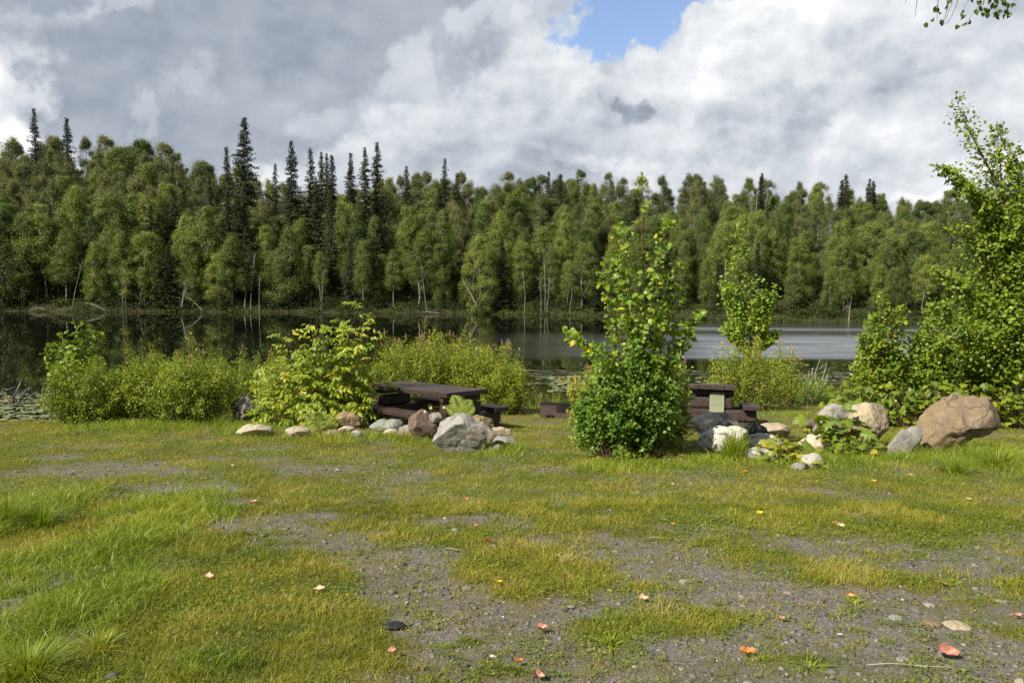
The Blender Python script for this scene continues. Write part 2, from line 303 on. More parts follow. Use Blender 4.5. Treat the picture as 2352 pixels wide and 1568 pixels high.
# ------------------------------------------------------------------ far shore forest
rg = np.random.default_rng(7)
def birch_meshes(rg, H=12.0, bare=0.22, rmax=2.1, kind='birch', nc=95, nl=125):
    tk = Acc(); cr = Acc(); lean = rg.normal(size=2) * 0.25
    zs = np.linspace(0, H * 0.97, 9); ax = np.stack([lean[0] * (zs / H) ** 1.5 + 0.12 * np.sin(zs * .7 + lean[1] * 9), lean[1] * (zs / H) ** 1.5, zs], 1); ax[0, :2] = 0
    tk.tube(ax, np.linspace(0.15, 0.02, 9), 6)
    def axp(z): return np.array([np.interp(z, zs, ax[:, i]) for i in range(3)])
    sub = [(rg.uniform(0, 6.28), rg.uniform(.45, .95)) for _ in range(3)]
    for i in range(nc):
        u = rg.uniform(0, 1) ** 0.85; z = H * (bare + (1.0 - bare) * u)
        prof = math.sin(math.pi * min(max(0.10 + 0.86 * u, 0), 1) ** 0.78) ** 0.65
        prof *= 1.05 - .20 * u; an = rg.uniform(0, 2 * math.pi); rr = rmax * prof * (0.35 + 0.65 * math.sqrt(rg.uniform())) * (1 + .28 * math.sin(2 * an + sub[0][0]) * sub[0][1])
        c0 = axp(z); c = c0 + np.array([math.cos(an) * rr, math.sin(an) * rr, rg.uniform(-.7, .7)])
        if i % 3 == 0: s0 = axp(max(z - rr * 0.8, H * bare * .8)); tk.tube([s0, (s0 + c) / 2 + [0, 0, .1], c], [0.05, 0.03, 0.012], 4)
        cs = rg.uniform(.28, .72) * (1.05 - .35 * u); n = int(nl * rg.uniform(.6, 1.4))
        cs *= .82; off = rg.normal(size=(n, 3)) * np.array([cs, cs, cs * .95]); off[:, 2] -= 0.10 * np.hypot(off[:, 0], off[:, 1])
        N = off / cs * 0.65 + rg.normal(size=(n, 3)) * .50 + [0, 0, .45] + np.array([math.cos(an), math.sin(an), 0]) * .35
        A = rg.normal(size=(n, 3)) + [0, 0, -.5]; s_ = rg.uniform(.09, .18, n)
        cr.leaves(c + off, A, N, s_, s_ * .9, np.clip(0.45 + rg.normal() * .12 + rg.normal(size=n) * .17, 0, 1))
    return tk, cr
def spruce_meshes(rg, H=18.0, rmax=1.7, bare=0.05, thin=1.0):
    tk = Acc(); cr = Acc(); zs = np.linspace(0, H, 8); tk.tube(np.stack([zs * 0 + .1 * np.sin(zs * .3), zs * 0, zs], 1), np.linspace(.2, .015, 8), 6)
    z = H * bare
    while z < H * .99:
        tt = z / H; k = rg.integers(6, 10); lmax = rmax * ((1 - tt) ** .75) * (1.0 if tt < .8 else .9) + .10
        for i in range(k):
            if rg.uniform() > thin: continue
            an = rg.uniform(0, 6.283); l = lmax * rg.uniform(.45, 1.15) * (1 + .25 * math.sin(an * 2 + z * 1.3)); d = np.array([math.cos(an), math.sin(an), 0])
            n = max(9, int(l * 42)); s_ = rg.uniform(.08, 1.0, n); droop = -.38 * s_ * l * (1 - .45 * s_) * (1 - tt * .8)
            P = np.array([0, 0, z])[None] + d[None] * (s_ * l)[:, None]; P[:, 2] += droop + rg.normal(size=n) * .04; P[:, :2] += rg.normal(size=(n, 2)) * (.06 + .10 * (1 - s_) * l)[:, None]
            A = d[None] * .8 + rg.normal(size=(n, 3)) * .6 + [0, 0, -.35]; N = rg.normal(size=(n, 3)) * .6 + [0, 0, .9]; q_ = rg.uniform(.15, .34, n) * (1 - .30 * tt)
            cr.leaves(P, A, N, q_, q_ * .5, np.clip(.4 + rg.normal() * .12 + rg.normal(size=n) * .15 + .15 * (s_ - .5), 0, 1))
        z += rg.uniform(.22, .40) * (1 - .35 * tt)
    return tk, cr
def protos(kind, lst, lm, bm_):
    r_ = []
    for tk, cr in lst: r_.append((tk.mesh(kind + '_trunk', bm_, True), cr.mesh(kind + '_crown', lm)))
    return r_
PB = protos('birch', [birch_meshes(rg, 12, b, r_, nc=int(c_ * 1.25), nl=210) for b, r_, c_ in [(.04, 2.9, 120), (.06, 2.5, 105), (.02, 3.2, 130), (.08, 2.6, 105), (.05, 2.1, 90), (.03, 2.8, 115), (.05, 2.3, 95), (.02, 3.0, 120)]], ML['birch'], MB['birch'])
PF = protos('shore_birch', [birch_meshes(rg, 12, b, r_, nc=int(c_ * 1.25), nl=210) for b, r_, c_ in [(.30, 2.2, 75), (.22, 2.5, 85), (.36, 1.9, 65)]], ML['birch'], MB['birch'])
PA = protos('aspen', [birch_meshes(rg, 12, b, r_, nc=int(c_ * 1.2), nl=170) for b, r_, c_ in [(.16, 2.4, 85), (.10, 2.8, 95), (.2, 2.1, 75)]], ML['aspen'], MB['birch'])
PS = protos('spruce', [spruce_meshes(rg, 18, r_, b, th) for r_, b, th in [(2.5, .04, 1), (2.2, .03, 1), (2.0, .05, .95), (2.3, .04, 1)]], ML['spruce'], MB['spruce'])
PT = protos('thin_spruce', [spruce_meshes(rg, 18, r_, .15, th) for r_, th in [(1.9, .75), (1.6, .8)]], ML['spruce'], MB['spruce'])
def place_tree(name, proto, x, y, h, base_h, label, cat, group=None, wide=1.0, zoff=-0.1, tilt=(0, 0)):
    s_ = h / base_h; t_ = thing(name, label, cat, (x, y, gz(x, y) + zoff), group, rg.uniform(0, 6.28)); t_.scale = (s_ * wide, s_ * wide, s_)
    t_.rotation_euler[0] = tilt[0]; t_.rotation_euler[1] = tilt[1]
    ob('trunk', proto[0], t_); ob('crown', proto[1], t_); return t_
ZN = [(-999, 'far left behind the small poplar sapling'), (260, 'behind the low left shrub bank'), (600, 'behind the yellow elder bush'), (880, 'behind the left picnic table'),
      (1220, 'behind the tall middle sapling'), (1600, 'behind the slim birch sapling'), (1850, 'behind the bright rippled water'), (2150, 'behind the right-hand tree')]
def zone(px): return [z for a_, z in ZN if px >= a_][-1]
def pxof(x, y): return 1176 + x / y * FPX
# skyline and standout spruces: tip place, distance behind the shore, shape, label
SPR = [(77, 246, 34, 'T', 1.0, 'sparse tall spruce tip on the skyline nearest the left frame edge'),
       (153, 268, 26, 'T', 1.1, 'thin dark spruce on the skyline, second from the left edge'),
       (560, 268, 20, 'S', 1.25, 'tallest and broadest dark spruce, standing alone above the left forest'),
       (520, 334, 24, 'T', .9, 'small spruce just left of the tallest spruce'),
       (632, 372, 30, 'T', .9, 'small spruce tip between the tallest spruce and its right neighbour'),
       (669, 322, 16, 'S', 1.0, 'dark conical spruce, first one right of the tallest spruce'),
       (713, 336, 18, 'T', 1.15, 'greyish open-branched spruce left of the tight dark trio'),
       (738, 347, 15, 'S', .8, 'left spruce of the tight dark trio on the skyline'), (750, 350, 17, 'S', .75, 'middle spruce of the tight dark trio on the skyline'),
       (762, 353, 14, 'S', .85, 'right spruce of the tight dark trio on the skyline'),
       (805, 350, 15, 'S', .85, 'neat short dark spruce between the dark trio and the tall pair'),
       (838, 338, 12, 'S', .8, 'left spruce of the tall pair above the elder bush'), (866, 326, 13, 'S', .85, 'right and taller spruce of the tall pair above the elder bush'),
       (933, 380, 18, 'S', .9, 'dark spruce standing in the leafy ridge right of the tall pair'),
       (1022, 360, 30, 'T', .9, 'pale thin spruce tip poking above the leafy ridge beyond the left picnic table'),
       (1050, 395, 26, 'T', 1.0, 'brownish spruce just right of the pale thin tip'),
       (1260, 392, 34, 'T', .8, 'tiny spruce tip on the ridge left of the tall sapling'),
       (1287, 398, 28, 'T', .9, 'bare-branched dark spruce just left of the tall sapling top'),
       (1750, 396, 28, 'S', .7, 'slim dark spruce pair member above the slim birch sapling'),
       (1935, 412, 24, 'S', .8, 'shorter dark spruce of the left pair over the rippled water'), (1944, 398, 27, 'T', 1.0, 'taller open spruce of the left pair over the rippled water'),
       (1998, 410, 30, 'S', .7, 'left spruce of the right pair over the rippled water'), (2007, 414, 31, 'S', .65, 'right spruce of the right pair over the rippled water'),
       (2346, 366, 20, 'T', 1.2, 'reddish open spruce at the right frame edge'),
       (945, 455, 6, 'S', .8, 'brown-green spruce with drooping boughs low on the slope behind the left table'), (300, 560, 5, 'S', .8, 'low dark spruce on the waterline slope, leftmost of the low ones'),
       (560, 420, 8, 'S', .8, 'brownish spruce in front of the tallest one'), (660, 560, 2, 'S', .9, 'olive spruce at the water edge left of the elder bush'),
       (1350, 470, 22, 'T', 1.3, 'brown spruce standing within the forest left of the tall sapling'), (1462, 455, 20, 'T', 1.3, 'brown spruce within the forest directly behind the tall sapling'),
       (1395, 480, 14, 'S', .8, 'dark spruce within the forest close left of the tall sapling'), (2045, 525, 14, 'S', 1.0, 'blue-grey spruce low in the forest above the right shrubs'),
       (2030, 540, 12, 'S', .9, 'dark green spruce beside the blue-grey one'), (870, 500, 4, 'S', .9, 'ragged brownish spruce below the tall pair near the water'),
       (115, 470, 6, 'S', .7, 'dark spruce amid birches low at the far left'), (1820, 560, 12, 'T', 1.1, 'dull spruce amid the birches right of the slim birch sapling'),
       (480, 400, 22, 'S', .6, 'dark narrow spruce left of the tallest one'), (395, 370, 28, 'S', .5, 'dark narrow spruce among the aspens of the left ridge')]
used = []
for px, py, dist, kd, wd, lab in SPR:
    xs = (px - 1176) / FPX * 95; 
    for _ in range(6): yy = float(far_shore(xs)) + dist; xs = (px - 1176) / FPX * yy * (1 + (650 - py) / FPX * 0.075)
    p = at(px, py, yy); h = p[2] - gz(p[0], yy) + .1; pr = PS if kd == 'S' else PT
    place_tree('spruce_tree', pr[rg.integers(len(pr))], p[0], yy, h, 18, lab, 'spruce', None, wd * 18 / max(h, 8) * .8 + wd * .2)
    used.append((p[0], yy))
# rows of leafy trees
rows = [(1.2, 2.6, .92), (4.0, 2.7, 1.0), (7.4, 2.8, 1.0), (11.2, 2.9, 1.0), (15.4, 3.0, 1.0), (20.0, 3.1, .95), (25.0, 3.1, .95), (30.5, 3.1, .95), (36.5, 3.2, 1.0), (42.5, 3.3, 1.0), (49.0, 3.8, .97)]
cnt = {'b': 0, 'a': 0}; LABS = set()
for ri, (dist, spc, hs) in enumerate(rows):
    yy0 = 90 + dist; xL, xR = -0.72 * yy0, 0.64 * yy0; x = xL + rg.uniform(0, spc)
    while x < xR:
        y = float(far_shore(x)) + dist + rg.uniform(-2.6, 2.6) * min(1, dist / 6); px = pxof(x, y); xx = x; sc_ = float(tree_h(x)) / 10
        x += spc * (0.62 + .38 * sc_ ** 1.0) * rg.uniform(.5, 1.5)
        if px < -140 or px > 2480: continue
        if px > 2170 and ri in (3, 5, 7): continue
        h = float(tree_h(xx)) * hs * rg.uniform(.72, 1.18)
        if ri < 2 and rg.uniform() < .25: h *= .7
        top = float(sky_z(xx, y)); gzz = gz(xx, y)
        h = min(h, top - gzz + rg.uniform(-.9, .3))
        if ri == 9: h = top - gzz + rg.uniform(-1.3, .5)
        h = max(h, 3.6)
        isa = ri >= 3 and rg.uniform() < (.58 if px > 1000 else .62)
        rn = ['at the water edge', 'just above the waterline', 'on the lower slope', 'on the lower slope', 'on the middle slope', 'on the middle slope', 'on the upper slope', 'on the upper slope', 'just below the ridge line', 'on the ridge line', 'on the ridge line'][ri]
        kn = 'grey-green aspen' if isa else ('white-stemmed birch' if ri == 0 else 'leafy birch')
        pr = PA if isa else (PF if (ri == 0 and rg.uniform() < .55) else PB); pr = pr[rg.integers(len(pr))]; cnt['a' if isa else 'b'] += 1
        wf = rg.uniform(.78, 1.2); kn = ('broad ' if wf > 1.0 else 'slim ') + kn
        if ri < 3 and rg.uniform() < (.15 if px < 1200 else .08):
            sk = ('dense ' if wf > 1 else 'narrow ') + 'dark spruce'; lab = sk + ' ' + rn + ', ' + zone(px); k = lab in LABS; LABS.add(lab)
            place_tree('spruce_tree', PS[rg.integers(4)], xx, y, h * 1.0, 14, lab, 'spruce', lab.replace('spruce', 'spruces'), wf * 1.2); continue
        lab = kn + ' ' + rn + ', ' + zone(px)
        place_tree('aspen_tree' if isa else 'birch_tree', pr, xx, y, h, 12, lab, 'aspen' if isa else 'birch', lab.replace(kn, kn + 's').replace('birchs', 'birches'), wf, tilt=(rg.normal() * .03, rg.normal() * .03))
_ord = ['leftmost', 'second-from-left', 'third-from-left', 'fourth-from-left', 'fifth-from-left', 'sixth-from-left', 'seventh-from-left', 'eighth-from-left']
def number(cats):
    by = {}
    for o in C.objects:
        if o.get('group') and o.get('category') in cats: by.setdefault(o['label'], []).append(o)
    for lab, os_ in by.items():
        if len(os_) < 2: continue
        os_.sort(key=lambda o: o.location.x / o.location.y)
        for i, o in enumerate(os_):
            if i < len(_ord): o['label'] = ('rightmost' if i == len(os_) - 1 else _ord[i]) + ' ' + lab
number(('birch', 'aspen', 'spruce'))
# bare white birch stems showing clearly against the dark wood
STM = [(52, 540, 55, 700, 1.0, .12), (62, 600, 48, 690, .8, .1), (184, 620, 165, 708, 1, .1), (292, 640, 290, 712, 1, .1), (332, 610, 318, 712, 1, .12), (424, 660, 415, 706, 1, .14), (583, 605, 575, 700, 1.6, .13), (597, 645, 596, 702, 1.6, .13),
       (742, 640, 737, 706, .8, .1), (968, 620, 980, 708, .9, .12), (1090, 600, 1088, 705, .8, .1), (1122, 640, 1120, 712, 1.1, .14), (1203, 640, 1205, 718, 1.4, .12), (1240, 650, 1243, 716, 1.3, .12), (1250, 600, 1252, 714, 1.3, .12), (1262, 660, 1256, 716, 1.2, .1),
       (1314, 640, 1308, 714, 1.2, .12), (1725, 480, 1722, 545, 1.0, .14), (1738, 470, 1738, 548, 1.1, .16), (1757, 490, 1752, 545, 1.0, .12), (1776, 515, 1778, 545, 1.0, .14), (1952, 712, 1951, 738, 2.0, .20)]
MB['stem'] = barkmat('white_birch_stem', (0.34, 0.325, 0.295), (0.17, 0.155, 0.135), 3.0, (1, 1, .8))
DB = ['left of the bare cluster', 'thickest, centre of the bare cluster', 'right side of the bare cluster', 'standing apart, right of the bare cluster']
ki = 0
for i, (x1, y1, x0, y0, br, rad) in enumerate(STM):
    hi = y0 < 560; d = (16 if hi else 0.3) + far_shore((x0 - 1176) / FPX * 88); p0 = at(x0, y0, d); p0[2] = gz(p0[0], d) - .1; p1 = at(x1, y1, d - .3); rad *= .42; a = Acc(); bb = Acc(); bs = []
    m_ = (p0 + p1) / 2 + [rg.normal() * .12, 0, 0]; a.tube(np.array([p0, m_, p1, p1 + (p1 - m_) * .5]) - p0, [rad, rad * .85, rad * .6, rad * .3], 7)
    for k in range(6):
        s0 = p1 + (p1 - m_) * rg.uniform(-.6, .45); e = s0 + np.array([rg.uniform(-.8, .8), rg.uniform(-.4, .4), rg.uniform(.3, 1.1)]); bb.tube(np.array([s0, e]) - p0, [.025, .008], 4); bs.append(bb); bb = Acc()
    if i == 21: lab = 'short thick white snag at the far waterline, right of the slim birch sapling'
    elif hi: lab = 'dead white birch high in the forest, ' + DB[ki]; ki += 1
    else: lab = ('leaning' if abs(x1 - x0) > 6 else 'upright') + ' bare white birch stem at the waterline, ' + zone(x0)
    t_ = thing('dead_birch_tree', lab, 'dead tree', p0, None if (hi or i == 21) else lab.replace('stem', 'stems')); ob('trunk', a.mesh('trunk', MB['stem'], True), t_)
    for bb in bs: ob('branch', bb.mesh('branch', MB['stem'], True), t_)
number(('dead tree',))
# fallen and leaning trunks
for nm, pts, rad, lab in [('fallen_log', [(425, 680), (440, 688), (467, 714)], .045, 'pale fallen trunk slanting down right into the water from the leaning birch stems'),
                          ('fallen_log', [(196, 695), (222, 702), (241, 712)], .06, 'grey fallen log slanting into the far water at left'),
                          ('leaning_dead_tree', [(430, 655), (420, 690), (417, 705)], .08, 'leaning grey trunk above the pale fallen trunk'),
                          ('leaning_dead_tree', [(1062, 640), (1082, 675), (1096, 702)], .10, 'thick leaning dead trunk on the far bank behind the left picnic table'),
                          ('fallen_log', [(960, 718), (985, 716), (1010, 720)], .06, 'low driftwood log lying at the far waterline behind the left picnic table'),
                          ('fallen_log', [(70, 710), (90, 707), (108, 712)], .06, 'tangle of grey driftwood at the far waterline, far left')]:
    d0 = float(far_shore((pts[0][0] - 1176) / FPX * 88)) - .3; P = np.array([at(a_, b_, d0 - .8 * k) for k, (a_, b_) in enumerate(pts)]); a = Acc(); a.tube(P - P[-1], [rad * .6, rad, rad * .9], 7)
    for k in range(7):
        s0 = P[1] + (P[rg.integers(3)] - P[1]) * rg.uniform(.1, 1); a.tube(np.array([s0, s0 + [rg.normal() * .7, rg.normal() * .3, rg.uniform(-.1, .6)]]) - P[-1], [.03, .008], 4)
    tag(ob(nm, a.mesh(nm, MB['spruce'], True), None, P[-1]), lab, 'log' if 'log' in nm else 'dead tree')
# undergrowth along the far bank: uncountable
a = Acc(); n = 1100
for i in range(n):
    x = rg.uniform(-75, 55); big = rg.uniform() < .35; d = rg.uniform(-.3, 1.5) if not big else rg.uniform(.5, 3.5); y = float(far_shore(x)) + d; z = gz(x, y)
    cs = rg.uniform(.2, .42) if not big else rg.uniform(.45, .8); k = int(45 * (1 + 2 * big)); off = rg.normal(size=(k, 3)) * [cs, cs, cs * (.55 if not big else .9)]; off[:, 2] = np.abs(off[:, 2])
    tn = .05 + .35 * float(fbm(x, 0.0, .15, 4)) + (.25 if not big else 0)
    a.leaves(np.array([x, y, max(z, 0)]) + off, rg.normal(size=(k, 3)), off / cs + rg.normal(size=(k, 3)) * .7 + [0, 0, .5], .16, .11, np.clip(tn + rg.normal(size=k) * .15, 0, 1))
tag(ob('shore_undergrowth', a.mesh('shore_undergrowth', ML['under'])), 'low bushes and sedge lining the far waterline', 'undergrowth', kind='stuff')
# ------------------------------------------------------------------ ground sheet
rg = np.random.default_rng(11)
def ell(x, y, px, py, rx, ry, k=1.0):
    c = G(px, py); f0 = G(px, py - ry); f1 = G(px, py + ry); wy = max(abs(f0[1] - c[1]), abs(f1[1] - c[1]), .05); wx = rx * c[1] / FPX
    q_ = np.sqrt(((x - c[0]) / wx) ** 2 + ((y - c[1]) / wy) ** 2); return k * np.clip(1.35 - q_, 0, 1)
GRAV = [(150, 1050, 80, 8, 1.0), (250, 1080, 190, 18, .8), (520, 1055, 130, 8, .7), (330, 1085, 150, 10, .6), (720, 1080, 130, 12, .9), (900, 1100, 120, 12, .5), (520, 1160, 130, 14, .9), (420, 1120, 160, 12, .7), (680, 1190, 180, 16, .7), (600, 1212, 120, 16, .9), (770, 1250, 160, 30, 1.0), (900, 1300, 190, 45, 1.0),
        (980, 1370, 220, 50, 1.0), (1150, 1430, 310, 65, 1.15), (1350, 1510, 520, 85, 1.25), (1060, 1200, 200, 16, .5), (1300, 1245, 170, 22, .75), (1480, 1290, 190, 36, 1.0), (1650, 1345, 260, 50, 1.1), (2000, 1440, 420, 60, 1.2), (1900, 1405, 300, 60, 1.1), (2180, 1490, 330, 110, 1.2),
        (1780, 1500, 400, 90, 1.25), (1900, 1262, 160, 24, .7), (2200, 1300, 190, 40, .65), (2300, 1390, 110, 60, .8), (1890, 1132, 50, 10, .6), (1480, 1135, 60, 7, .6), (1300, 1160, 80, 8, .6), (2330, 1240, 80, 20, .6), (170, 1490, 50, 28, .9), (1250, 1125, 60, 6, .5)]
GREEN = [(1230, 1312, 165, 50, 1.3), (1540, 1445, 180, 22, 1.1), (1400, 1478, 70, 22, 1.2), (1650, 1425, 90, 20, 1.0), (1820, 1522, 120, 18, 1.2), (1080, 1480, 40, 12, 1.0), (1950, 1340, 200, 22, .8), (900, 1240, 60, 14, .8), (1500, 1360, 130, 14, .8), (760, 1460, 130, 90, 1.3),
         (1250, 1552, 200, 12, .9), (560, 1400, 260, 120, 1.2), (2050, 1440, 60, 12, .7), (2300, 1462, 60, 10, .9), (1090, 1335, 60, 20, .6)]
def gravel(x, y):
    m_ = np.zeros_like(np.asarray(x, float))
    for e in GRAV: m_ = np.maximum(m_, ell(x, y, *e))
    g_ = np.zeros_like(m_)
    for e in GREEN: g_ = np.maximum(g_, ell(x, y, *e))
    v = m_ * 1.1 - g_ * 1.0 + 1.5 * (fbm(x, y * 1.3, 1.9, 21, 4) - 0.5) + 1.3 * (fbm(x, y, 8.0, 33, 3) - .5) + .19
    return sst(v, .02, 1.0) * (.55 + .45 * sst(fbm(x, y, 14.0, 35, 2), .35, .6))
LUSH = [(120, 1330, 330, 260, .62), (900, 1010, 280, 12, .7), (1700, 1064, 190, 14, .9), (1900, 1070, 160, 14, .9), (2100, 1056, 120, 14, .9), (560, 1000, 100, 10, .8), (40, 1190, 110, 90, 1.0), (130, 1440, 190, 150, 1.0), (2290, 1060, 170, 60, 1.0), (1450, 1080, 200, 16, .8), (400, 985, 300, 14, .9), (1160, 1035, 70, 20, .9), (1990, 1050, 220, 22, .8), (900, 1012, 220, 14, .7), (2300, 960, 200, 12, .8), (1830, 955, 120, 12, .6),
        (2050, 1180, 300, 50, .45), (500, 1540, 140, 40, .7), (300, 1180, 120, 60, .5)]
def lush(x, y):
    m_ = np.zeros_like(np.asarray(x, float))
    for e in LUSH: m_ = np.maximum(m_, ell(x, y, *e))
    return np.clip(m_ * .9 + .5 * (fbm(x, y, 1.1, 41, 3) - .45), 0, 1)
def axis(c0, c1, d0, g, end, mx=3.0):
    v = list(np.arange(c0, c1, d0)); d = d0
    while v[-1] < end: d = min(d * g, mx); v.append(v[-1] + d)
    return v
ypos = axis(2.0, 13.0, .055, 1.03, 700, 6.0); yneg = [2.0 - k for k in (.1, .3, .7, 1.5, 3, 6, 12, 25, 50)][::-1]; ys_ = np.array(yneg + ypos)
xp = axis(0, 6.0, .065, 1.04, 420, 6.0); xs_ = np.array([-v for v in xp[:0:-1]] + xp)
XX, YY = np.meshgrid(xs_, ys_); HH = ground_h(XX, YY); GM = np.zeros_like(XX); LM = np.zeros_like(XX)
sel = (YY < 22) & (np.abs(XX) < 20) & (YY > 1.5); GM[sel] = gravel(XX[sel], YY[sel]); LM[sel] = lush(XX[sel], YY[sel])
HH[sel] += (1 - GM[sel]) * .012 + LM[sel] * .02 + .02 * (fbm(XX[sel], YY[sel], 3.0, 55, 3) - .5)
nx, ny = len(xs_), len(ys_); I = np.arange(nx * ny).reshape(ny, nx)
F = np.stack([I[:-1, :-1], I[:-1, 1:], I[1:, 1:], I[1:, :-1]], -1).reshape(-1, 4)
a = Acc(); a.add(np.stack([XX, YY, HH], -1).reshape(-1, 3), F, GM.ravel())
mg, q = mat('ground_turf_and_gravel'); at_n = q.node('ShaderNodeAttribute', attribute_name='tint').outputs['Fac']; P = q.node('ShaderNodeNewGeometry').outputs['Position']
gcol = q.ramp(q.noise(P, 60, 6, 0.75), [(0.25, (0.052, 0.047, 0.041)), (0.45, (0.13, 0.116, 0.10)), (0.6, (0.22, 0.195, 0.165)), (0.75, (0.38, 0.35, 0.31))])
vor = q.node('ShaderNodeTexVoronoi'); vor.inputs['Scale'].default_value = 70; q.put(vor.inputs['Vector'], P)
gcol = q.mix(0.45, gcol, q.ramp(vor.outputs['Color'], [(0.1, (0.052, 0.048, 0.046)), (0.5, (0.155, 0.142, 0.13)), (0.95, (0.34, 0.32, 0.29))]))
gcol = q.mix(q.ss(q.noise(P, 1.4, 4), .5, .72), gcol, (0.13, 0.12, 0.075))
tcol = q.ramp(q.noise(P, 26, 6, 0.7), [(0.25, (0.045, 0.058, 0.012)), (0.5, (0.115, 0.13, 0.025)), (0.75, (0.21, 0.20, 0.06))])
tcol = q.mix(q.ss(q.noise(P, 0.8, 4), .45, .7), tcol, q.mix(1.0, tcol, (1.3, 0.95, 0.8), 'MULTIPLY'))
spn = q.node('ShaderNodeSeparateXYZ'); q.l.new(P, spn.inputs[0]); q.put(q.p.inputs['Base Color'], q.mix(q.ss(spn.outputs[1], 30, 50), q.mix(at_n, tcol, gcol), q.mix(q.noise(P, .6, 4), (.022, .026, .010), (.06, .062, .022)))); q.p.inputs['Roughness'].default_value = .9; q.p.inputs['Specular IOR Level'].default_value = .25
bn = q.node('ShaderNodeBump', inp={'Strength': .8, 'Distance': .012, 'Height': q.m('ADD', q.noise(P, 60, 5, .7), q.m('MULTIPLY', vor.outputs['Distance'], -.6))}); q.l.new(bn.outputs[0], q.p.inputs['Normal'])
tag(ob('ground', a.mesh('ground', mg, True)), kind='structure')
def gh(x, y):
    x = np.asarray(x, float); y = np.asarray(y, float); return ground_h(x, y) + .012 * (1 - gravel(x, y)) + lush(x, y) * .02 + .02 * (fbm(x, y, 3.0, 55, 3) - .5)

# ------------------------------------------------------------------ turf blades and low weeds (uncountable)
def sample_ground(n, d0, d1, p, rg):
    n1_ = int(n * .8); n = n; side = np.arange(n) >= n1_
    dd = np.linspace(d0, d1, 2000); w = dd ** (1 - p); cdf = np.cumsum(w); cdf /= cdf[-1]
    d = np.interp(rg.uniform(size=n), cdf, dd); pxs = np.where(side, np.where(rg.uniform(size=n) < .5, rg.uniform(-1500, -120, n), rg.uniform(2470, 3900, n)), rg.uniform(-120, 2470, n)); x = (pxs - 1176) / FPX * d; return x, d
def blades(a, x, y, z, H, W, tint, rg, lean=.45, segs=2):
    n = len(x); an = rg.uniform(0, 6.283, n); sd_ = np.stack([np.cos(an), np.sin(an), np.zeros(n)], 1); ld = rg.normal(size=(n, 3)) * lean; ld[:, 2] = 0
    P = np.stack([x, y, z], 1); H = H[:, None]; W = W[:, None]; up = np.array([0, 0, 1.0])
    if segs == 1:
        V = np.stack([P - sd_ * W * .5, P + sd_ * W * .5, P + up * H * .9 + ld * H], 1); a.add(V.reshape(-1, 3), np.arange(n)[:, None] * 3 + np.arange(3)[None], np.repeat(tint, 3)); return
    m_ = P + up * H * .6 + ld * H * .35; tp = P + up * H * .95 + ld * H * 1.1
    V = np.stack([P - sd_ * W * .5, P + sd_ * W * .5, m_ + sd_ * W * .38, m_ - sd_ * W * .38, tp], 1); b = np.arange(n)[:, None] * 5
    base = a.n; a.add(V.reshape(-1, 3), b + np.array([[0, 1, 2, 3]]), np.repeat(tint, 5)); a.F.append(b + np.array([[3, 2, 4]]) + base); a.M.append(np.zeros(n))
ag = Acc(); al = Acc()
for n, d0, d1, seg in [(230000, 2.4, 6.5, 2), (260000, 6.0, 13, 1), (110000, 12.5, 24, 1)]:
    x, y = sample_ground(n, d0, d1, 1.3, rg); gm = gravel(x, y); lu = lush(x, y); keep = rg.uniform(size=n) < np.clip((1 - gm) ** 1.8 + .05, 0, 1); keep &= ground_h(x, y) > .03
    x, y, gm, lu = x[keep], y[keep], gm[keep], lu[keep]; z = gh(x, y) - .004; k = len(x)
    H = rg.uniform(.014, .036, k) * (1 + 1.0 * lu) * (1 + .03 * y) * (1 - .35 * gm); W = rg.uniform(.0022, .0045, k) * (.6 + .13 * y)
    clump = fbm(x, y, 2.6, 71, 3); tint = .50 + 1.15 * (clump - .5) + .5 * (fbm(x, y, 9.0, 77, 2) - .5) - .20 * lu + .10 * (fbm(x, y, .5, 72, 2) - .5) + rg.normal(size=k) * .14; H *= .7 + .9 * clump
    s_ = lu < .45; blades(ag, x[s_], y[s_], z[s_], H[s_], W[s_], np.clip(tint[s_], 0, 1), rg, .7, seg); s_ = ~s_; blades(al, x[s_], y[s_], z[s_], H[s_] * 1.25, W[s_] * 1.2, np.clip(tint[s_] + .15, 0, 1), rg, .6, seg)
tag(ob('turf_grass', ag.mesh('turf_grass', ML['grass'])), 'short yellow-green turf over the clearing', 'grass', kind='stuff')
# lush edge grass
x, y = sample_ground(150000, 2.4, 15, 1.2, rg); lu = lush(x, y); keep = (lu > .5) & (rg.uniform(size=len(x)) < lu) & (ground_h(x, y) > .03); x, y, lu = x[keep], y[keep], lu[keep]; k = len(x)
H = rg.uniform(.05, .12, k) * (.5 + lu) * (.6 + .8 * fbm(x, y, 2.0, 73, 2)) * np.where(y > 6, 1.0, .85); blades(al, x, y, gh(x, y) - .004, H, rg.uniform(.003, .006, k) * (.6 + .1 * y), np.clip(.5 + .6 * (fbm(x, y, 1.6, 74, 3) - .5) + rg.normal(size=k) * .15, 0, 1), rg, .75, 2)
tag(ob('lush_grass', al.mesh('lush_grass', ML['lushgrass'])), 'longer lush green grass along the edges of the clearing', 'grass', kind='stuff')
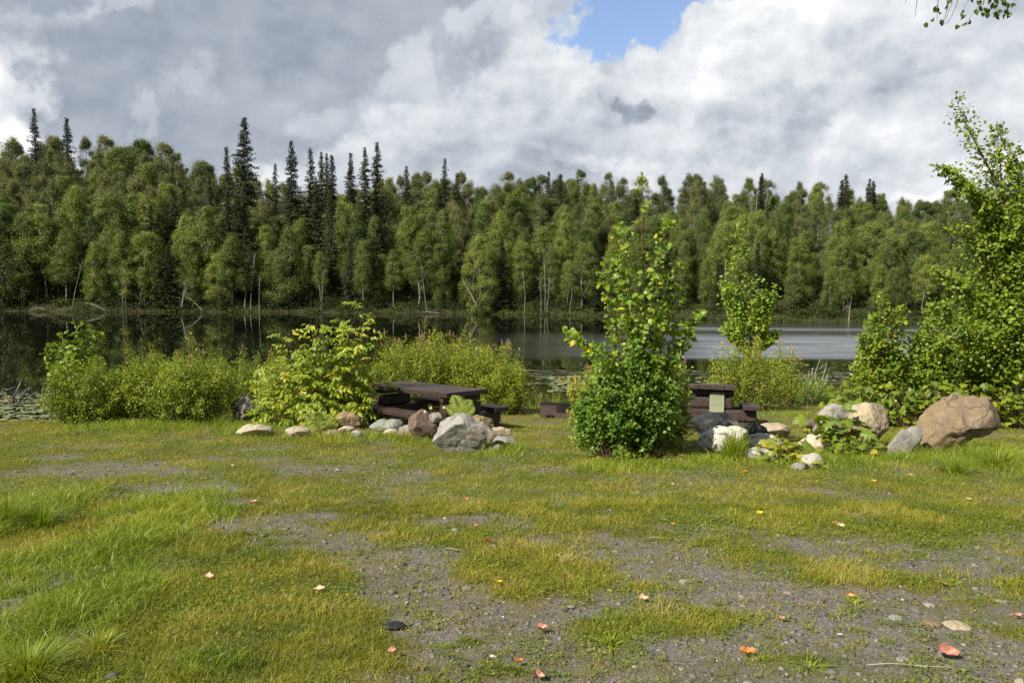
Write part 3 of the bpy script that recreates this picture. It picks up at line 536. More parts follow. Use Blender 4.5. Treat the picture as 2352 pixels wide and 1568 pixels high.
# clover-like weeds hugging the ground
aw = Acc(); x, y = sample_ground(200000, 2.4, 11, 1.5, rg); gm = gravel(x, y); den = sst(fbm(x, y, 2.2, 81, 3), .35, .65); keep = rg.uniform(size=len(x)) < np.clip((1 - gm) * den + .035 + .22 * (gm > .1) * (gm < .8) * den, 0, 1)
x, y = x[keep], y[keep]; k = len(x); L = rg.uniform(.006, .014, k) * (.7 + .09 * y); P_ = np.stack([x, y, gh(x, y) + rg.uniform(.002, .022, k)], 1); A = rg.normal(size=(k, 3)); A[:, 2] = rg.uniform(-.1, .5, k); N = rg.normal(size=(k, 3)) * .45 + [0, 0, 1]
aw.leaves(P_, A, N, L * 1.2, L, np.clip(.40 + .7 * (fbm(x, y, 3, 82, 3) - .5) + rg.normal(size=k) * .16, 0, 1))
tag(ob('low_weeds', aw.mesh('low_weeds', ML['broad'])), 'clover and tiny broad-leaved weeds in the turf and gravel', 'weeds', kind='stuff')
# pebbles
ico = None
import bmesh
def ico_arrays(sub):
    b = bmesh.new(); bmesh.ops.create_icosphere(b, subdivisions=sub, radius=1.0); V = np.array([v.co[:] for v in b.verts]); F = np.array([[v.index for v in f.verts] for f in b.faces]); b.free(); return V, F
IV, IF = ico_arrays(1)
mp, q = mat('pebble_stone'); a_ = q.node('ShaderNodeAttribute', attribute_name='tint').outputs['Fac']
q.put(q.p.inputs['Base Color'], q.ramp(a_, [(0.0, (0.055, 0.053, 0.058)), (0.4, (0.125, 0.118, 0.112)), (0.7, (0.23, 0.215, 0.195)), (0.88, (0.33, 0.29, 0.24)), (1.0, (0.62, 0.60, 0.56))])); q.p.inputs['Roughness'].default_value = .8
ap = Acc(); n = 52000; x, y = sample_ground(n, 2.5, 11, 2.1, rg); gm = gravel(x, y); keep = rg.uniform(size=n) < gm ** .7 * .95 + .03; x, y = x[keep], y[keep]; n = len(x)
r_ = .0035 * np.exp(rg.normal(size=n) * .55) * (.85 + .10 * y); r_ = np.where(rg.uniform(size=n) < .02, r_ * 1.7, r_); r_ = np.clip(r_, .002, .03); sc_ = np.stack([r_ * rg.uniform(.8, 1.7, n), r_ * rg.uniform(.7, 1.2, n), r_ * rg.uniform(.35, .75, n)], 1); an = rg.uniform(0, 6.283, n)
V = IV[None] * (1 + .18 * rg.normal(size=(n, len(IV), 1))) * sc_[:, None]; cx, sx_ = np.cos(an)[:, None], np.sin(an)[:, None]; V = np.stack([V[..., 0] * cx - V[..., 1] * sx_, V[..., 0] * sx_ + V[..., 1] * cx, V[..., 2]], -1)
V += np.stack([x, y, gh(x, y) + sc_[:, 2] * .25], 1)[:, None]
ap.add(V.reshape(-1, 3), (np.arange(n)[:, None, None] * len(IV) + IF[None]).reshape(-1, 3), np.repeat(np.clip(.42 + rg.normal(size=n) * .2, 0, 1), len(IV)))
tag(ob('gravel_pebbles', ap.mesh('gravel_pebbles', mp, True)), 'loose grey pebbles of the worn gravel track', 'gravel', kind='stuff')
# ------------------------------------------------------------------ rocks
def rockmat(name, c1, c2, c3=None, ck_=0.0, scale=6.0, streak=(1, 1, 1), lichen=0.0, bump=0.6, contrast=(.4, .6)):
    m_, q = mat(name); v = q.node('ShaderNodeTexCoord').outputs['Object']; vs = q.vm('MULTIPLY', v, streak); scale *= 1.7
    n = q.noise(vs, scale, 7, 0.62, 0.4); col = q.mix(q.ss(n, *contrast), c1, c2); fine = q.noise(v, scale * 9, 6, .7)
    col = q.mix(1.0, col, q.ramp(fine, [(0.3, (.62, .62, .62)), (0.55, (1, 1, 1)), (.75, (1.22, 1.2, 1.16))]), 'MULTIPLY')
    ck = q.node('ShaderNodeTexVoronoi', feature='DISTANCE_TO_EDGE'); ck.inputs['Scale'].default_value = scale * .45; q.put(ck.inputs['Vector'], q.vm('ADD', v, q.vm('SCALE', q.noise(v, scale, 4, .6, 0, 1), .25))); ckf = q.ss(ck.outputs['Distance'], .0, .035); crm = q.m('MAXIMUM', ckf, q.ss(q.noise(v, scale * .5, 2), .50, .42)); col = q.mix(q.m('MULTIPLY', q.m('SUBTRACT', 1.0, crm), ck_), col, q.mix(1.0, col, (.40, .37, .35), 'MULTIPLY'))
    if c3: col = q.mix(q.ss(q.noise(vs, scale * .6, 5, .6, .2), .55, .66), col, c3)
    if lichen: col = q.mix(q.m('MULTIPLY', q.ss(q.noise(v, scale * 2.2, 6, .7), .58, .64), lichen), col, (.16, .17, .05))
    q.put(q.p.inputs['Base Color'], col); q.p.inputs['Roughness'].default_value = .85; q.p.inputs['Specular IOR Level'].default_value = .3
    b = q.node('ShaderNodeBump', inp={'Strength': bump, 'Distance': .035, 'Height': q.m('ADD', q.m('ADD', q.m('MULTIPLY', n, .8), q.m('MULTIPLY', fine, .5)), q.m('MULTIPLY', crm, .25 + ck_))}); q.l.new(b.outputs[0], q.p.inputs['Normal']); return m_
RM = {'brown': rockmat('red_brown_sandstone', (.24, .18, .125), (.31, .235, .15), (.225, .19, .155), scale=3.5, lichen=.25, ck_=.6),
      'dark': rockmat('black_slate_stone', (.028, .030, .034), (.075, .078, .08), (.20, .20, .19), scale=5, contrast=(.45, .7)),
      'mottled': rockmat('white_veined_stone', (.66, .64, .55), (.17, .18, .19), (.70, .68, .58), scale=4.5, streak=(1, 1, 2.2), contrast=(.50, .64)),
      'striated': rockmat('grey_striped_stone', (.52, .50, .44), (.20, .20, .20), None, scale=4, streak=(.6, .6, 4), contrast=(.53, .62)),
      'tan': rockmat('tan_stone', (.40, .34, .24), (.50, .42, .30), None, scale=5), 'grey': rockmat('grey_stone', (.27, .265, .25), (.38, .37, .33), (.24, .22, .19), scale=5, lichen=.3),
      'lime': rockmat('pale_grey_limestone', (.40, .385, .36), (.27, .27, .27), (.52, .42, .35), scale=4, lichen=.35, ck_=.5), 'pink': rockmat('pinkish_white_stone', (.66, .55, .45), (.56, .43, .35), (.70, .62, .52), scale=5),
      'cream': rockmat('cream_stone', (.60, .52, .40), (.46, .39, .30), (.54, .42, .33), scale=5), 'purple': rockmat('purple_brown_stone', (.17, .115, .095), (.24, .165, .135), (.14, .105, .095), scale=5),
      'green': rockmat('grey_green_stone', (.25, .27, .24), (.36, .38, .34), None, scale=5), 'umber': rockmat('umber_stone', (.22, .16, .10), (.34, .26, .16), None, scale=5),
      'half': rockmat('grey_topped_stone', (.10, .09, .085), (.34, .32, .29), (.07, .06, .06), scale=3.2, contrast=(.46, .56))}
_ico = {s: ico_arrays(s) for s in (3, 4, 5)}
_S = {3: 4, 4: 5, 5: 5}
_ico[5] = ico_arrays(5)
def rock(out, mk, label, depth=.8, cuts=6, rough=.05, sub=4, seed=0, dd=None, flat=.12, crack=0.0, ledge=None):
    """closed boulder whose front outline passes through these places"""
    rr = np.random.default_rng(1000 + seed); pts = np.array(out, float); cx = (pts[:, 0].min() + pts[:, 0].max()) / 2; by = pts[:, 1].max(); cy = (pts[:, 1].min() + by) / 2
    g = G(cx, by) if dd is None else at(cx, by, dd); s_ = g[1] / FPX; W2 = (pts[:, 0].max() - pts[:, 0].min()) / 2 * s_
    dep = W2 * depth; cen = at(cx, cy, g[1] + dep * .45); ox = (pts[:, 0] - cx) * s_; oz = (cy - pts[:, 1]) * s_ * 1.02
    th = np.arctan2(oz, ox); rad = np.hypot(ox, oz); o = np.argsort(th); th, rad = th[o], rad[o]; th = np.concatenate([th - 2 * math.pi, th, th + 2 * math.pi]); rad = np.tile(rad, 3)
    V, F = _ico[_S[sub]]; t2 = np.arctan2(V[:, 2], V[:, 0]); rho = np.hypot(V[:, 0], V[:, 2]); ang = np.linspace(-math.pi, math.pi, 181); rv = np.interp(ang, th, rad); kk = np.ones(7) / 7; rv = np.convolve(np.concatenate([rv[-4:-1], rv, rv[1:4]]), kk, 'valid') * .35 + rv * .65
    Rr = np.interp(t2, ang, rv); P = np.stack([np.cos(t2) * rho * Rr, V[:, 1] * dep, np.sin(t2) * rho * Rr], 1)
    for _ in range(cuts):
        n = rr.normal(size=3); n[1] -= .9; n /= np.linalg.norm(n); dd_ = P @ n; mx = dd_.max(); lim = mx * rr.uniform(.62, .86); ex = np.maximum(dd_ - lim, 0); P = P - n[None] * (ex * .88)[:, None]
    for ax_i in (0, 2): lo, hi = P[:, ax_i].min(), P[:, ax_i].max(); tl, th_ = (ox, oz)[ax_i // 2].min(), (ox, oz)[ax_i // 2].max(); P[:, ax_i] = tl + (P[:, ax_i] - lo) * (th_ - tl) / (hi - lo)
    sz = max(W2, .05); off = rr.uniform(0, 50, 3); nv = np.array([mnoise.fractal(Vector(p / sz * 1.6 + off), .85, 2.1, 6) + .5 * mnoise.noise(Vector(p / sz * 7 + off)) for p in P]); P *= (1 + rough * 1.7 * nv)[:, None]
    if crack: cv = np.array([abs(mnoise.noise(Vector(p / sz * 1.3 + off * 2))) for p in P]); P *= (1 - crack * np.exp(-(cv / .05) ** 2))[:, None]
    if ledge:
        (lx0, ly0), (lx1, ly1), am = ledge; u_ = (P[:, 0] / s_ + cx - lx0) / (lx1 - lx0); zl = (cy - (ly0 + (ly1 - ly0) * u_)) * s_ * 1.02; k_ = sst(u_, 0, .25) * sst(zl - P[:, 2], 0.0, .03) * (P[:, 1] < dep * .3); P[:, 1] += k_ * am * W2; P[:, 0] -= 0
    zb = gz(cen[0], cen[1]) - cen[2]; P[:, 2] = np.where(P[:, 2] < P[:, 2].min() * .72, P[:, 2] - flat * sz, P[:, 2])
    a = Acc(); a.add(P, F); me = a.mesh('rock', RM[mk], True)
    try:
        me.set_sharp_from_angle(angle=R(32))
    except Exception: pass
    return tag(ob('rock' if W2 < .22 else 'boulder', me, None, cen), label, 'rock' if W2 < .22 else 'boulder')
def oval(x0, x1, y0, y1, sk=0.0, n=12, pw=.8):
    cx, cy = (x0 + x1) / 2, (y0 + y1) / 2; r_ = []
    for k in range(n):
        t_ = k * 2 * math.pi / n; c, s_ = math.cos(t_), math.sin(t_); c = math.copysign(abs(c) ** pw, c); s_ = math.copysign(abs(s_) ** pw, s_); r_.append((cx + (x1 - x0) / 2 * c - sk * s_ * (x1 - x0) / 2, cy + (y1 - y0) / 2 * s_))
    return r_
rock([(2100, 1040), (2101, 1012), (2118, 985), (2150, 935), (2175, 916), (2212, 905), (2222, 912), (2262, 916), (2290, 926), (2312, 960), (2313, 984), (2280, 992), (2235, 1004), (2205, 1024), (2165, 1036), (2125, 1050)], 'brown', 'huge red-brown boulder leaning at the right end of the rock row', .62, 9, .055, 5, 1, crack=.04, ledge=((2190, 975), (2318, 978), .13))
rock([(2028, 1044), (2050, 1012), (2085, 985), (2105, 976), (2118, 982), (2112, 1010), (2108, 1040), (2070, 1052)], 'grey', 'grey wedge-shaped slab leaning against the huge red-brown boulder', .5, 7, .04, 4, 2)
rock(oval(1938, 2042, 921, 1016, .18), 'tan', 'rounded tan boulder with a broken face, behind the lobed leaves', .9, 6, .05, 5, 3, dd=10.0)
rock([(1868, 1002), (1874, 972), (1886, 940), (1905, 926), (1938, 927), (1972, 940), (1962, 975), (1940, 1000)], 'grey', 'upright weathered grey rock half hidden by large lobed leaves', .6, 7, .08, 4, 4, dd=10.1)
rock([(1833, 1012), (1842, 998), (1868, 991), (1900, 994), (1930, 1006), (1916, 1018), (1905, 1046), (1870, 1044), (1838, 1032)], 'pink', 'bright pinkish-white rock in front of the lobed leaves', .7, 7, .04, 4, 5)
rock(oval(1838, 1890, 1040, 1080), 'striated', 'small pale grey rock below the pinkish-white rock', .8, 6, .05, 4, 6)
rock(oval(1818, 1850, 1062, 1084), 'grey', 'smallest flat grey stone left of the small pale rock', .8, 4, .04, 3, 7)
rock(oval(1742, 1816, 971, 1008, .05), 'tan', 'smooth tan dome-shaped rock just right of the tall grass tuft', .8, 3, .03, 4, 8)
rock(oval(1714, 1800, 994, 1030), 'striated', 'grey striped rock below the smooth tan dome', .8, 6, .06, 4, 9)
rock(oval(1712, 1796, 1026, 1064), 'striated', 'low striped rock under the other striped rock, by yellow leaves', .7, 6, .06, 4, 10)
rock([(1604, 1025), (1612, 1004), (1635, 985), (1668, 978), (1704, 984), (1718, 1005), (1706, 1035), (1670, 1046), (1625, 1046)], 'mottled', 'white and grey mottled boulder beside the tall grass tuft', .7, 6, .05, 4, 11)
rock(oval(1588, 1700, 946, 1006, .1), 'dark', 'dark slate boulder in front of the right picnic table', .8, 4, .04, 5, 12)
rock(oval(1690, 1765, 972, 1012), 'dark', 'low black rock between the dark slate boulder and the tan dome', .8, 5, .05, 4, 13, dd=10.9)
rock(oval(1848, 1900, 962, 990), 'purple', 'small dull brown rock behind the lobed leaves, left side', .8, 5, .05, 3, 14, dd=11.0)
rock(oval(1946, 1998, 978, 1006), 'umber', 'small brown rock at the foot of the rounded tan boulder', .8, 6, .06, 3, 29, dd=9.7)
rock(oval(529, 596, 911, 975, -.08), 'half', 'dark boulder with a grey top at the end of the shrub bank', .8, 6, .06, 5, 15)
rock(oval(543, 628, 974, 1005, .0), 'cream', 'smooth cream rock at the left end of the rock row', .7, 3, .04, 4, 16)
rock(oval(654, 714, 978, 1009), 'tan', 'round grey-tan rock right of the smooth cream rock', .8, 4, .04, 4, 17)
rock(oval(768, 838, 944, 988), 'umber', 'brown shaded rock under the yellow elder bush', .8, 6, .06, 4, 18)
rock(oval(744, 788, 986, 1004), 'umber', 'small low brown rock in front of the elder bush', .8, 5, .05, 3, 19)
rock(oval(776, 816, 978, 996), 'cream', 'small cream rock left of the little grey stone', .8, 5, .05, 3, 20)
rock(oval(806, 834, 987, 1008), 'lime', 'little pale grey stone in the grass below the brown shaded rock', .8, 4, .05, 3, 21)
rock([(848, 985), (862, 968), (890, 961), (920, 962), (928, 970), (918, 985), (890, 995), (858, 996)], 'green', 'flat grey-green rock in front of the left table bench', .7, 6, .05, 4, 22)
rock(oval(880, 916, 984, 1002), 'cream', 'small cream stone below the grey-green rock', .8, 4, .05, 3, 23)
rock(oval(915, 952, 976, 1006), 'grey', 'small grey rock at the left foot of the purple-brown boulder', .8, 5, .05, 3, 24)
rock([(935, 975), (950, 950), (968, 938), (985, 946), (1002, 968), (1004, 1000), (985, 1014), (950, 1000)], 'purple', 'purple-brown pointed boulder left of the big pale boulder', .7, 7, .04, 5, 25)
rock([(995, 1005), (1002, 978), (1018, 966), (1046, 953), (1066, 950), (1090, 966), (1118, 982), (1140, 1002), (1136, 1022), (1105, 1042), (1070, 1036), (1020, 1032), (996, 1022)], 'lime', 'big pale two-faced boulder below the ferns and daisies', .7, 8, .05, 5, 26, crack=.05)
rock(oval(1082, 1136, 952, 988, -.15), 'umber', 'brown rock just behind the big pale boulder', .8, 6, .05, 4, 27, dd=10.9)
rock(oval(1106, 1176, 980, 1004), 'tan', 'flat-topped tan rock right of the big pale boulder', .7, 7, .04, 4, 28, dd=10.2)
rock(oval(1128, 1190, 1001, 1030), 'grey', 'flat grey-brown rock lowest right of the big pale boulder', .7, 7, .05, 4, 30)
rock(oval(1122, 1152, 1020, 1040), 'green', 'small jagged grey stone at the right foot of the big pale boulder', .8, 6, .08, 3, 31)
rock(oval(985, 1018, 948, 968), 'grey', 'small rock between the purple-brown and the big pale boulders', .8, 5, .06, 3, 32, dd=10.7)
for i, (x0, x1, y0, y1, mk, lab) in enumerate([(876, 932, 1429, 1449, 'dark', 'flat dark stone lying on the gravel at lower centre-left'), (928, 946, 1436, 1444, 'dark', 'thin dark chip right of the flat dark stone'), (2042, 2072, 1411, 1427, 'grey', 'smooth grey stone on the gravel at right'),
        (2118, 2160, 1424, 1440, 'umber', 'half buried brown stone right of the smooth grey stone'), (2166, 2226, 1428, 1446, 'tan', 'widest flat tan stone, half buried in the gravel at right'), (1126, 1142, 1250, 1259, 'grey', 'small grey stone near the dark red leaf'), (1186, 1198, 1170, 1177, 'cream', 'small white stone in the turf at centre'),
        (2058, 2096, 1510, 1522, 'grey', 'flat grey stone on the gravel at lower right'), (770, 782, 1076, 1083, 'lime', 'small white stone in the turf below the elder bush'), (1340, 1352, 1286, 1294, 'grey', 'round grey pebble beside the green patch'), (1560, 1580, 1330, 1342, 'grey', 'grey stone in the middle gravel'), (2330, 2354, 1558, 1572, 'tan', 'stone cut by the lower right corner')]):
    rock(oval(x0, x1, y0, y1), mk, lab, .9, 4, .05, 3, 50 + i, flat=0)

# ------------------------------------------------------------------ picnic tables
mt, q = mat('brown_painted_wood'); v = q.node('ShaderNodeTexCoord').outputs['Object']; n = q.noise(q.vm('MULTIPLY', v, (1, 1, 1)), 14, 6, .65); n2_ = q.noise(v, 2.5, 4)
cl = q.mix(q.ss(n, .35, .65), (.036, .022, .019), (.062, .039, .034)); cl = q.mix(q.m('MULTIPLY', q.ss(q.noise(v, 22, 6, .7), .66, .72), .8), cl, (.22, .19, .17)); cl = q.mix(q.m('MULTIPLY', q.ss(n2_, .5, .7), .35), cl, (.085, .066, .058))
q.put(q.p.inputs['Base Color'], cl); q.p.inputs['Roughness'].default_value = .52; b = q.node('ShaderNodeBump', inp={'Strength': .35, 'Distance': .006, 'Height': n}); q.l.new(b.outputs[0], q.p.inputs['Normal'])
def bevel_mesh(name, c, size, m_, rot=None, bw=.012, seg=2):
    b = bmesh.new(); bmesh.ops.create_cube(b, size=1.0); bmesh.ops.scale(b, vec=size, verts=b.verts); bmesh.ops.bevel(b, geom=b.edges[:], offset=bw, segments=seg, profile=.6, affect='EDGES')
    bmesh.ops.translate(b, vec=c, verts=b.verts); me = bpy.data.meshes.new(name); b.to_mesh(me); b.free(); me.materials.append(m_)
    for p in me.polygons: p.use_smooth = False
    return me
def logbeam(name, x0, x1, y, z, r_):
    """squared log laid along x, rounded long edges"""
    return bevel_mesh(name, ((x0 + x1) / 2, y, z), (x1 - x0, r_ * 2.1, r_ * 2 - .006), mt, bw=r_ * .42, seg=3)
def table(loc, rz, tilt, label, length=2.0, seatx=.62):
    t_ = thing('picnic_table', label, 'picnic table', loc, None, rz); t_.rotation_euler[0] = tilt
    for k in range(4): ob('top_plank', bevel_mesh('top_plank', (-.285 + .19 * k, 0, .745 + .002 * (k % 2)), (.184, length, .075), mt, bw=.008), t_)
    for s_ in (-1, 1): ob('bench', bevel_mesh('bench', (s_ * seatx, 0, .44), (.27, length, .07), mt, bw=.008), t_)
    for e in (-1, 1):
        y = e * (length / 2 - .22); L = ob('leg_stack', logbeam('foot_log', -.74, .74, y, .10, .11), t_)
        ob('log', logbeam('log', -.70, .70, y, .31, .095), L); ob('log', logbeam('log', -.33, .33, y, .50, .095), L); ob('log', logbeam('log', -.35, .35, y, .657, .05), L)
    return t_
def oriented(t_, org, X_, Y_):
    Z_ = np.cross(X_, Y_); Z_ /= np.linalg.norm(Z_); m3 = Matrix((X_, Y_, Z_)).transposed(); t_.rotation_euler = m3.to_euler(); t_.location = org
TL = 1.85; tp = at(1635, 884, 12.3)                       # near end of the right table's top edge
Yv = np.array([(1640 - 1176) / FPX, 1.0, 0]); Yv /= np.linalg.norm(Yv); Yv[2] = -.115; Yv /= np.linalg.norm(Yv); Xv = np.cross(Yv, [0, 0, 1.0]); Xv /= np.linalg.norm(Xv); Zv = np.cross(Xv, Yv)
T2 = table((0, 0, 0), 0, 0, 'brown log-legged picnic table with a pale notice on its end, at right', TL); oriented(T2, tp + Yv * TL / 2 - Zv * .782, Xv, Yv)
PN = at(1025, 903, 11.6); PL = at(841, 882, 13.75); LL = float(np.linalg.norm(PL - PN)); Yv = (PL - PN) / LL; Xv = np.cross(Yv, [0, 0, 1.0]); Xv[2] = .01; Xv -= Yv * (Xv @ Yv); Xv /= np.linalg.norm(Xv); Zv = np.cross(Xv, Yv)
T1 = table((0, 0, 0), 0, 0, 'brown log-legged picnic table behind the rocks and elder bush, at left', LL, .64); oriented(T1, PN + Xv * .385 + Yv * LL / 2 - Zv * .782, Xv, Yv)
# notice panel on the end of the right table (hangs on it: a thing of its own)
mn, q = mat('faded_notice'); v = q.node('ShaderNodeTexCoord').outputs['Object']; sz_ = q.node('ShaderNodeSeparateXYZ'); q.l.new(v, sz_.inputs[0])
st = q.m('MULTIPLY', q.ss(q.noise(v, 9, 6, .65), .40, .62), q.ss(sz_.outputs[2], .02, .20)); q.put(q.p.inputs['Base Color'], q.mix(st, (.31, .33, .22), (.13, .12, .035))); q.p.inputs['Roughness'].default_value = .6
mi, q = mat('faded_ink'); q.p.inputs['Base Color'].default_value = (.20, .23, .12, 1)
nl_ = np.array([0.085, -(TL / 2 - .22) - .125, .50]); me = bevel_mesh('notice_board', (0, 0, 0), (.225, .012, .335), mn, bw=.005)
npn = thing('notice', 'pale moss-stained notice fixed to the end of the right picnic table', 'notice', (0, 0, 0)); T2m = Matrix.Translation(T2.location) @ T2.rotation_euler.to_matrix().to_4x4()
npn.location = T2m @ Vector(nl_); npn.rotation_euler = T2.rotation_euler; ob('board', me, npn)
a = Acc(); rw = np.random.default_rng(5)
for zz, hh in [(-.028, .020), (.0, .006), (.022, .006), (.045, .006), (.068, .006), (.095, .007), (-.060, .004)]:
    xx = -.085
    while xx < .08:
        w = rw.uniform(.007, .022) * (1 if hh > .01 else .7); a.box((xx + w / 2, -.0072, zz + rw.normal() * .001), (w, .001, hh * rw.uniform(.55, 1.0))); xx += w + (rw.uniform(.003, .006) if rw.uniform() < .8 else .014)
ob('faded_lettering', a.mesh('faded_lettering', mi), npn)

# ------------------------------------------------------------------ fire ring
ms, q = mat('rusty_brown_steel'); v = q.node('ShaderNodeTexCoord').outputs['Object']; q.put(q.p.inputs['Base Color'], q.mix(q.ss(q.noise(v, 7, 6, .7), .4, .65), (.075, .055, .056), (.12, .078, .068))); q.p.inputs['Roughness'].default_value = .55; q.p.inputs['Metallic'].default_value = .2
mso, q = mat('sooty_steel'); q.p.inputs['Base Color'].default_value = (.012, .011, .011, 1); q.p.inputs['Roughness'].default_value = .8
p = G(1240, 962); fr = thing('fire_pit', 'square brown steel campfire box with a sloping grill, beside the middle bush', 'fire pit', (p[0], p[1], gz(p[0], p[1])), None, R(-6))
fr.rotation_euler[0] = -.08
def panel(rects, y, th=.008):
    a_ = Acc()
    for x0, x1, z0, z1 in rects: a_.box(((x0 + x1) / 2, y, (z0 + z1) / 2), (x1 - x0, th, z1 - z0))
    return a_
a = panel([(0, .30, .075, .275), (0, .105, 0, .075), (.31 - .04, .80, 0, .075), (.30, .80, .075, .12), (.74, .80, .12, .275)], 0); 
ob('front_panel', a.mesh('front_panel', ms), fr)
for x_ in (.004, .796): ob('side_panel', bevel_mesh('side_panel', (x_, .23, .15), (.008, .446, .28), mso if x_ > .5 else ms, bw=.002), fr)
ob('back_panel', bevel_mesh('back_panel', (.40, .46, .145), (.80, .008, .27), mso, bw=.002), fr)
ob('top_rail', bevel_mesh('top_rail', (.40, -.002, .284), (.83, .03, .02), mso, bw=.003), fr)
a = Acc()
for k in range(9): a.tube([(.40 + .045 * k, .02, .27), (.34 + .045 * k + .10, .24, .10)], .007, 5)
a.tube([(.38, .02, .27), (.79, .02, .27)], .009, 5); ob('grill', a.mesh('grill', ms, True), fr)
ob('ash_bed', bevel_mesh('ash_bed', (.40, .23, .035), (.77, .43, .05), mso, bw=.01), fr)

# ------------------------------------------------------------------ shrubs
MF = {}
mfp, q = mat('pink_flower'); q.p.inputs['Base Color'].default_value = (.52, .22, .30, 1); q.p.inputs['Roughness'].default_value = .7
mfb, q = mat('faded_flower'); q.p.inputs['Base Color'].default_value = (.30, .15, .08, 1); q.p.inputs['Roughness'].default_value = .8
mfw, q = mat('white_flower'); q.p.inputs['Base Color'].default_value = (.80, .76, .70, 1)
mfy, q = mat('yellow_flower'); q.p.inputs['Base Color'].default_value = (.80, .48, .03, 1)
def spike(p, h, rg, m_):
    a = Acc(); n = 70; u = rg.uniform(0, 1, n); r_ = .014 * (1 - u * .75); an = rg.uniform(0, 6.28, n); P = np.stack([np.cos(an) * r_, np.sin(an) * r_, u * h], 1); a.tube([(0, 0, -.02), (0, 0, h)], .003, 4)
    a.leaves(P, rg.normal(size=(n, 3)) + [0, 0, .6], rg.normal(size=(n, 3)), .016, .014, .5); return a.mesh('flower_spike', m_)
SPM = [spike(0, h_, np.random.default_rng(3 + i), m_) for i, (h_, m_) in enumerate([(.11, mfp), (.14, mfp), (.09, mfb), (.12, mfb)])]
def shrub(name, px, by, wpx, hpx, label, cat='shrub', depth=.8, nst=120, nl=110, L=.036, W=.021, lm='spirea', seed=0, spikes=0, pink=.5, dd=None, group=None, low=.0, shape=None, tint0=0.0, fine=False, dens=1.0, lean=0.0):
    rg = np.random.default_rng(500 + seed); g = G(px, by) if dd is None else at(px, by, dd); s_ = g[1] / FPX; rx = wpx * s_ / 2; h = hpx * s_; ry = rx * depth; gx, gy = g[0], g[1] + ry * .6
    t_ = thing(name, label, cat, (gx, gy, gz(gx, gy) - .02), group); base_z = gz(gx, gy)
    h = (at(px, by - hpx, gy)[2] - base_z)
    st = Acc(); lf = Acc(); tips = []
    for i in range(nst):
        an = rg.uniform(0, 6.283); ro = math.sqrt(rg.uniform()) * rg.uniform(.82, 1.04); hz = 1.04 * h * max(0.02, 1 - ro ** 3.2 * .93) ** .52 * rg.uniform(.60, 1.10)
        ro *= 1 + .12 * math.sin(2 * an + seed * 1.7) + .09 * math.sin(5 * an + seed); stray = rg.uniform() < .10
        hz *= 1 + (.12 + rg.uniform(0, .16) if stray else 0) + .17 * math.sin(3 * an + seed) * math.sin(5.1 * ro + seed * 2.3) 
        if stray: ro *= 1.08
        hz = max(hz, h * .16); tip = np.array([rx * ro * math.cos(an) + lean * hz, ry * ro * math.sin(an), hz]); b = np.array([rx * .55 * ro * math.cos(an), ry * .55 * ro * math.sin(an), 0]); mid = (b + tip) / 2 + [0, 0, hz * .18]
        tt = np.linspace(0, 1, 5)[:, None]; pts = b * (1 - tt) ** 2 + mid * 2 * tt * (1 - tt) + tip * tt ** 2; pts[:, 2] += 0.0
        st.tube(pts, np.linspace(.006, .002, 5), 4); tips.append(tip)
        n = int(nl * dens * rg.uniform(.6, 1.3) * (.55 + .45 * hz / h)); u = 1 - rg.uniform(size=n) ** 1.5 * (1 - low) * .9; uu = u[:, None]; P = b * (1 - uu) ** 2 + mid * 2 * uu * (1 - uu) + tip * uu ** 2
        sp_ = .05 * (1.25 - u * .7)[:, None] * max(1, h); rd = rg.normal(size=(n, 3)); rd[:, 2] *= .7; P = P + rd * sp_
        o = np.array([math.cos(an), math.sin(an) , .0]) * ro; A = rg.normal(size=(n, 3)) * .8 + rd * .5 + o * .3; N = rg.normal(size=(n, 3)) * .75 + o * .5 + [-.3, -.3, .6]
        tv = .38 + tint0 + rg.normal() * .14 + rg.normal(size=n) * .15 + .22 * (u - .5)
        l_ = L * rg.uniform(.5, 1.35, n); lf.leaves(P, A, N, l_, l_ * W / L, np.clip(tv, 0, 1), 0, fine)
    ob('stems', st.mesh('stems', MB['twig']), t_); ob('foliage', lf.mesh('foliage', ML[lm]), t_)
    tips.sort(key=lambda p_: -p_[2] + rg.uniform(0, .25 * h))
    for i in range(spikes):
        k = SPM[(0 if rg.uniform() < .5 else 1) if rg.uniform() < pink else (2 if rg.uniform() < .5 else 3)]; o = ob('flower_spike', k, t_); o.location = Vector(tips[i % len(tips)]) + Vector((0, 0, -.02)); o.rotation_euler = (rg.normal() * .15, rg.normal() * .15, 0)
        o.scale = (rg.uniform(.5, .85),) * 3
    return t_
sh = lambda x: 1.0
shrub('spirea_bush', 185, 978, 240, 135, 'leftmost low shrub, at the foot of the glossy-leaved poplar sapling', seed=1, nst=230, tint0=.0)
shrub('spirea_bush', 325, 975, 260, 145, 'rounded shrub second from the left in the shrub bank, brown flower spikes', seed=2, nst=230, spikes=14, pink=.05, tint0=.06)
shrub('spirea_bush', 425, 980, 230, 150, 'taller shrub in the middle of the left bank, with tufts of seed heads', seed=3, nst=220, spikes=9, pink=.1, tint0=.0)
shrub('spirea_bush', 560, 940, 240, 112, 'shrub behind the dark grey-topped boulder', seed=4, nst=190, spikes=8, pink=.5, tint0=.08, dd=15.0)
shrub('spirea_bush', 385, 950, 240, 122, 'yellow-green shrub filling the back of the left bank', seed=5, nst=190, tint0=.16, spikes=6, pink=.1)
shrub('spirea_bush', 650, 945, 190, 110, 'shrub mostly hidden behind the left side of the yellow elder', seed=18, nst=130, tint0=.10, dd=14.0)
shrub('spirea_bush', 930, 950, 240, 158, 'pink-flowered shrub directly behind the left table, left third', seed=6, nst=240, spikes=20, pink=.8, dd=15.2, tint0=.02)
